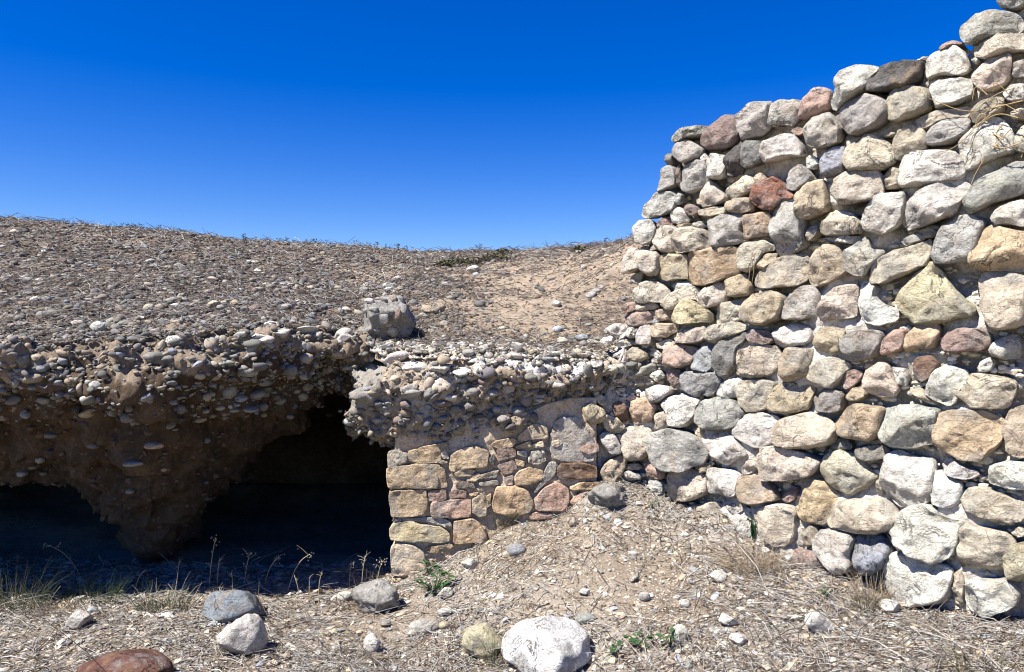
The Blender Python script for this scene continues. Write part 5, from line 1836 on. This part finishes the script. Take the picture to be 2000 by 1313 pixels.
for k, px in enumerate(spots):
    px += random.uniform(-4, 4)
    Yc = np.interp(px, *cy_tab)
    ys = np.linspace(Yc - 2.5, Yc + 2.5, 60); xs_ = sx(px) * ys
    zs = hill_z(xs_, ys)
    i = int(np.argmax((zs - CAM_Z) / ys))
    o = bpy.data.objects.new('skyline_weed', random.choice(cw)); COL.objects.link(o)
    o.location = (xs_[i], ys[i], zs[i])
    s_ = random.uniform(.3, .85)
    o.scale = (s_, s_, s_)
    o.rotation_euler = (0, 0, random.uniform(0, 6.28))
    tag(o, 'small dark weed sprig standing on the skyline of the hill', 'weed', 'weeds along the skyline')
# low green scrub near the saddle
def scrub(px, py, w, h, label, seed):
    rs = np.random.default_rng(seed)
    b = hit(px, py, HL)[0]
    sc = b.y / FPX
    n = 420
    c = rs.standard_normal((n, 3)); c /= np.linalg.norm(c, axis=1, keepdims=True)
    c *= (rs.uniform(.2, 1, (n, 1)) ** .5) * np.array([w * sc / 2, .18, h * sc * .8])
    c[:, 2] = np.abs(c[:, 2]) * (.7 + .6 * rs.uniform(0, 1, n))
    a = rs.uniform(0, 6.28, n); L = rs.uniform(.02, .045, n)
    d = np.stack([np.cos(a) * L, np.sin(a) * L, rs.uniform(-.5, 1, n) * L], -1)
    s2 = np.stack([-np.sin(a), np.cos(a), 0 * a], -1) * L[:, None] * .35
    V = np.stack([c - d * .5, c + s2, c + d * .5, c - s2], 1).reshape(-1, 3)
    F = np.arange(4 * n).reshape(n, 4)
    cc = np.array([(.06, .075, .03), (.09, .095, .04), (.12, .10, .055)])[rs.integers(0, 3, n)]
    root = empty('scrub', b, label, 'shrub')
    obj('foliage', mesh_np('foliage', V, F, False, np.repeat(cc, 4, axis=0)), M_DRY, parent=root)
    st = []
    for k in range(14):
        q = c[rs.integers(0, n)]
        st.append((np.array([[0, 0, -.02], q * .5, q]), [.004, .003, .002]))
    v, f = tube(st, 4)
    obj('stem', mesh_np('stem', v, f, True, np.tile((.12, .09, .06), (len(v), 1))), M_DRY, parent=root)
scrub(905, 516, 90, 18, 'dark green low scrub in the saddle of the hill, left part', 61)
scrub(965, 508, 70, 18, 'dark green low scrub in the saddle of the hill, right part', 62)
scrub(985, 498, 40, 16, 'small green bush on the skyline at the saddle', 63)
scrub(870, 520, 60, 12, 'low grey green scrub at the left end of the saddle patch', 64)
scrub(1135, 490, 34, 12, 'thin dark shrub on the skyline left of the rubble wall', 65)

# ------------------------------------------------------------------ dry vine hanging over the top right of the wall
VINES = [
    [(2010, 175), (1970, 185), (1930, 215), (1900, 255), (1870, 262)], [(2010, 205), (1960, 215), (1905, 232), (1830, 200)],
    [(2005, 240), (1960, 225), (1925, 250), (1905, 300)], [(1985, 195), (1958, 165), (1955, 190)], [(1945, 195), (1922, 175), (1918, 205)],
    [(1990, 260), (1960, 290), (1930, 320), (1912, 352), (1906, 375)], [(1975, 280), (1945, 262), (1925, 300), (1930, 325)], [(2005, 290), (1975, 300), (1940, 285), (1900, 320)],
    [(1960, 220), (1935, 240), (1915, 262), (1880, 300), (1850, 305)], [(2000, 225), (1965, 205), (1930, 235), (1895, 290)], [(1940, 245), (1935, 225), (1920, 245), (1925, 262)],
    [(1970, 250), (1955, 262), (1960, 290), (1985, 302)]]
vine = empty('dry_vine', wall_pt(1960, 230, .1), 'tangle of dry brown vine stems hanging on the top right of the wall', 'vine')
vb = np.array(vine.location)
for p in VINES:
    pts = np.stack([wall_pt(a, b, .09 + .03 * math.sin(a * .05 + b * .03)) for a, b in p]) - vb
    pts = chaikin_open(pts, 2)
    v, f = tube([(pts, np.linspace(.0032, .0014, len(pts)) * random.uniform(.6, 1.1))], 5)
    obj('stem', mesh_np('stem', v, f, True, np.tile(np.array((.36, .26, .13)) * random.uniform(.8, 1.2), (len(v), 1))), M_DRY, parent=vine)
hv = empty('hanging_roots', wall_pt(1485, 520, .09), 'thin dry roots hanging below the cream stone in mid wall', 'roots')
hb = np.array(hv.location)
for p in [[(1486, 495), (1482, 520), (1479, 545), (1477, 575)], [(1490, 498), (1489, 530), (1484, 560)], [(1498, 490), (1484, 505), (1470, 525)]]:
    pts = chaikin_open(np.stack([wall_pt(a, b, .085) for a, b in p]) - hb, 2)
    v, f = tube([(pts, np.linspace(.002, .0008, len(pts)))], 4)
    obj('stem', mesh_np('stem', v, f, True, np.tile((.34, .25, .14), (len(v), 1))), M_DRY, parent=hv)
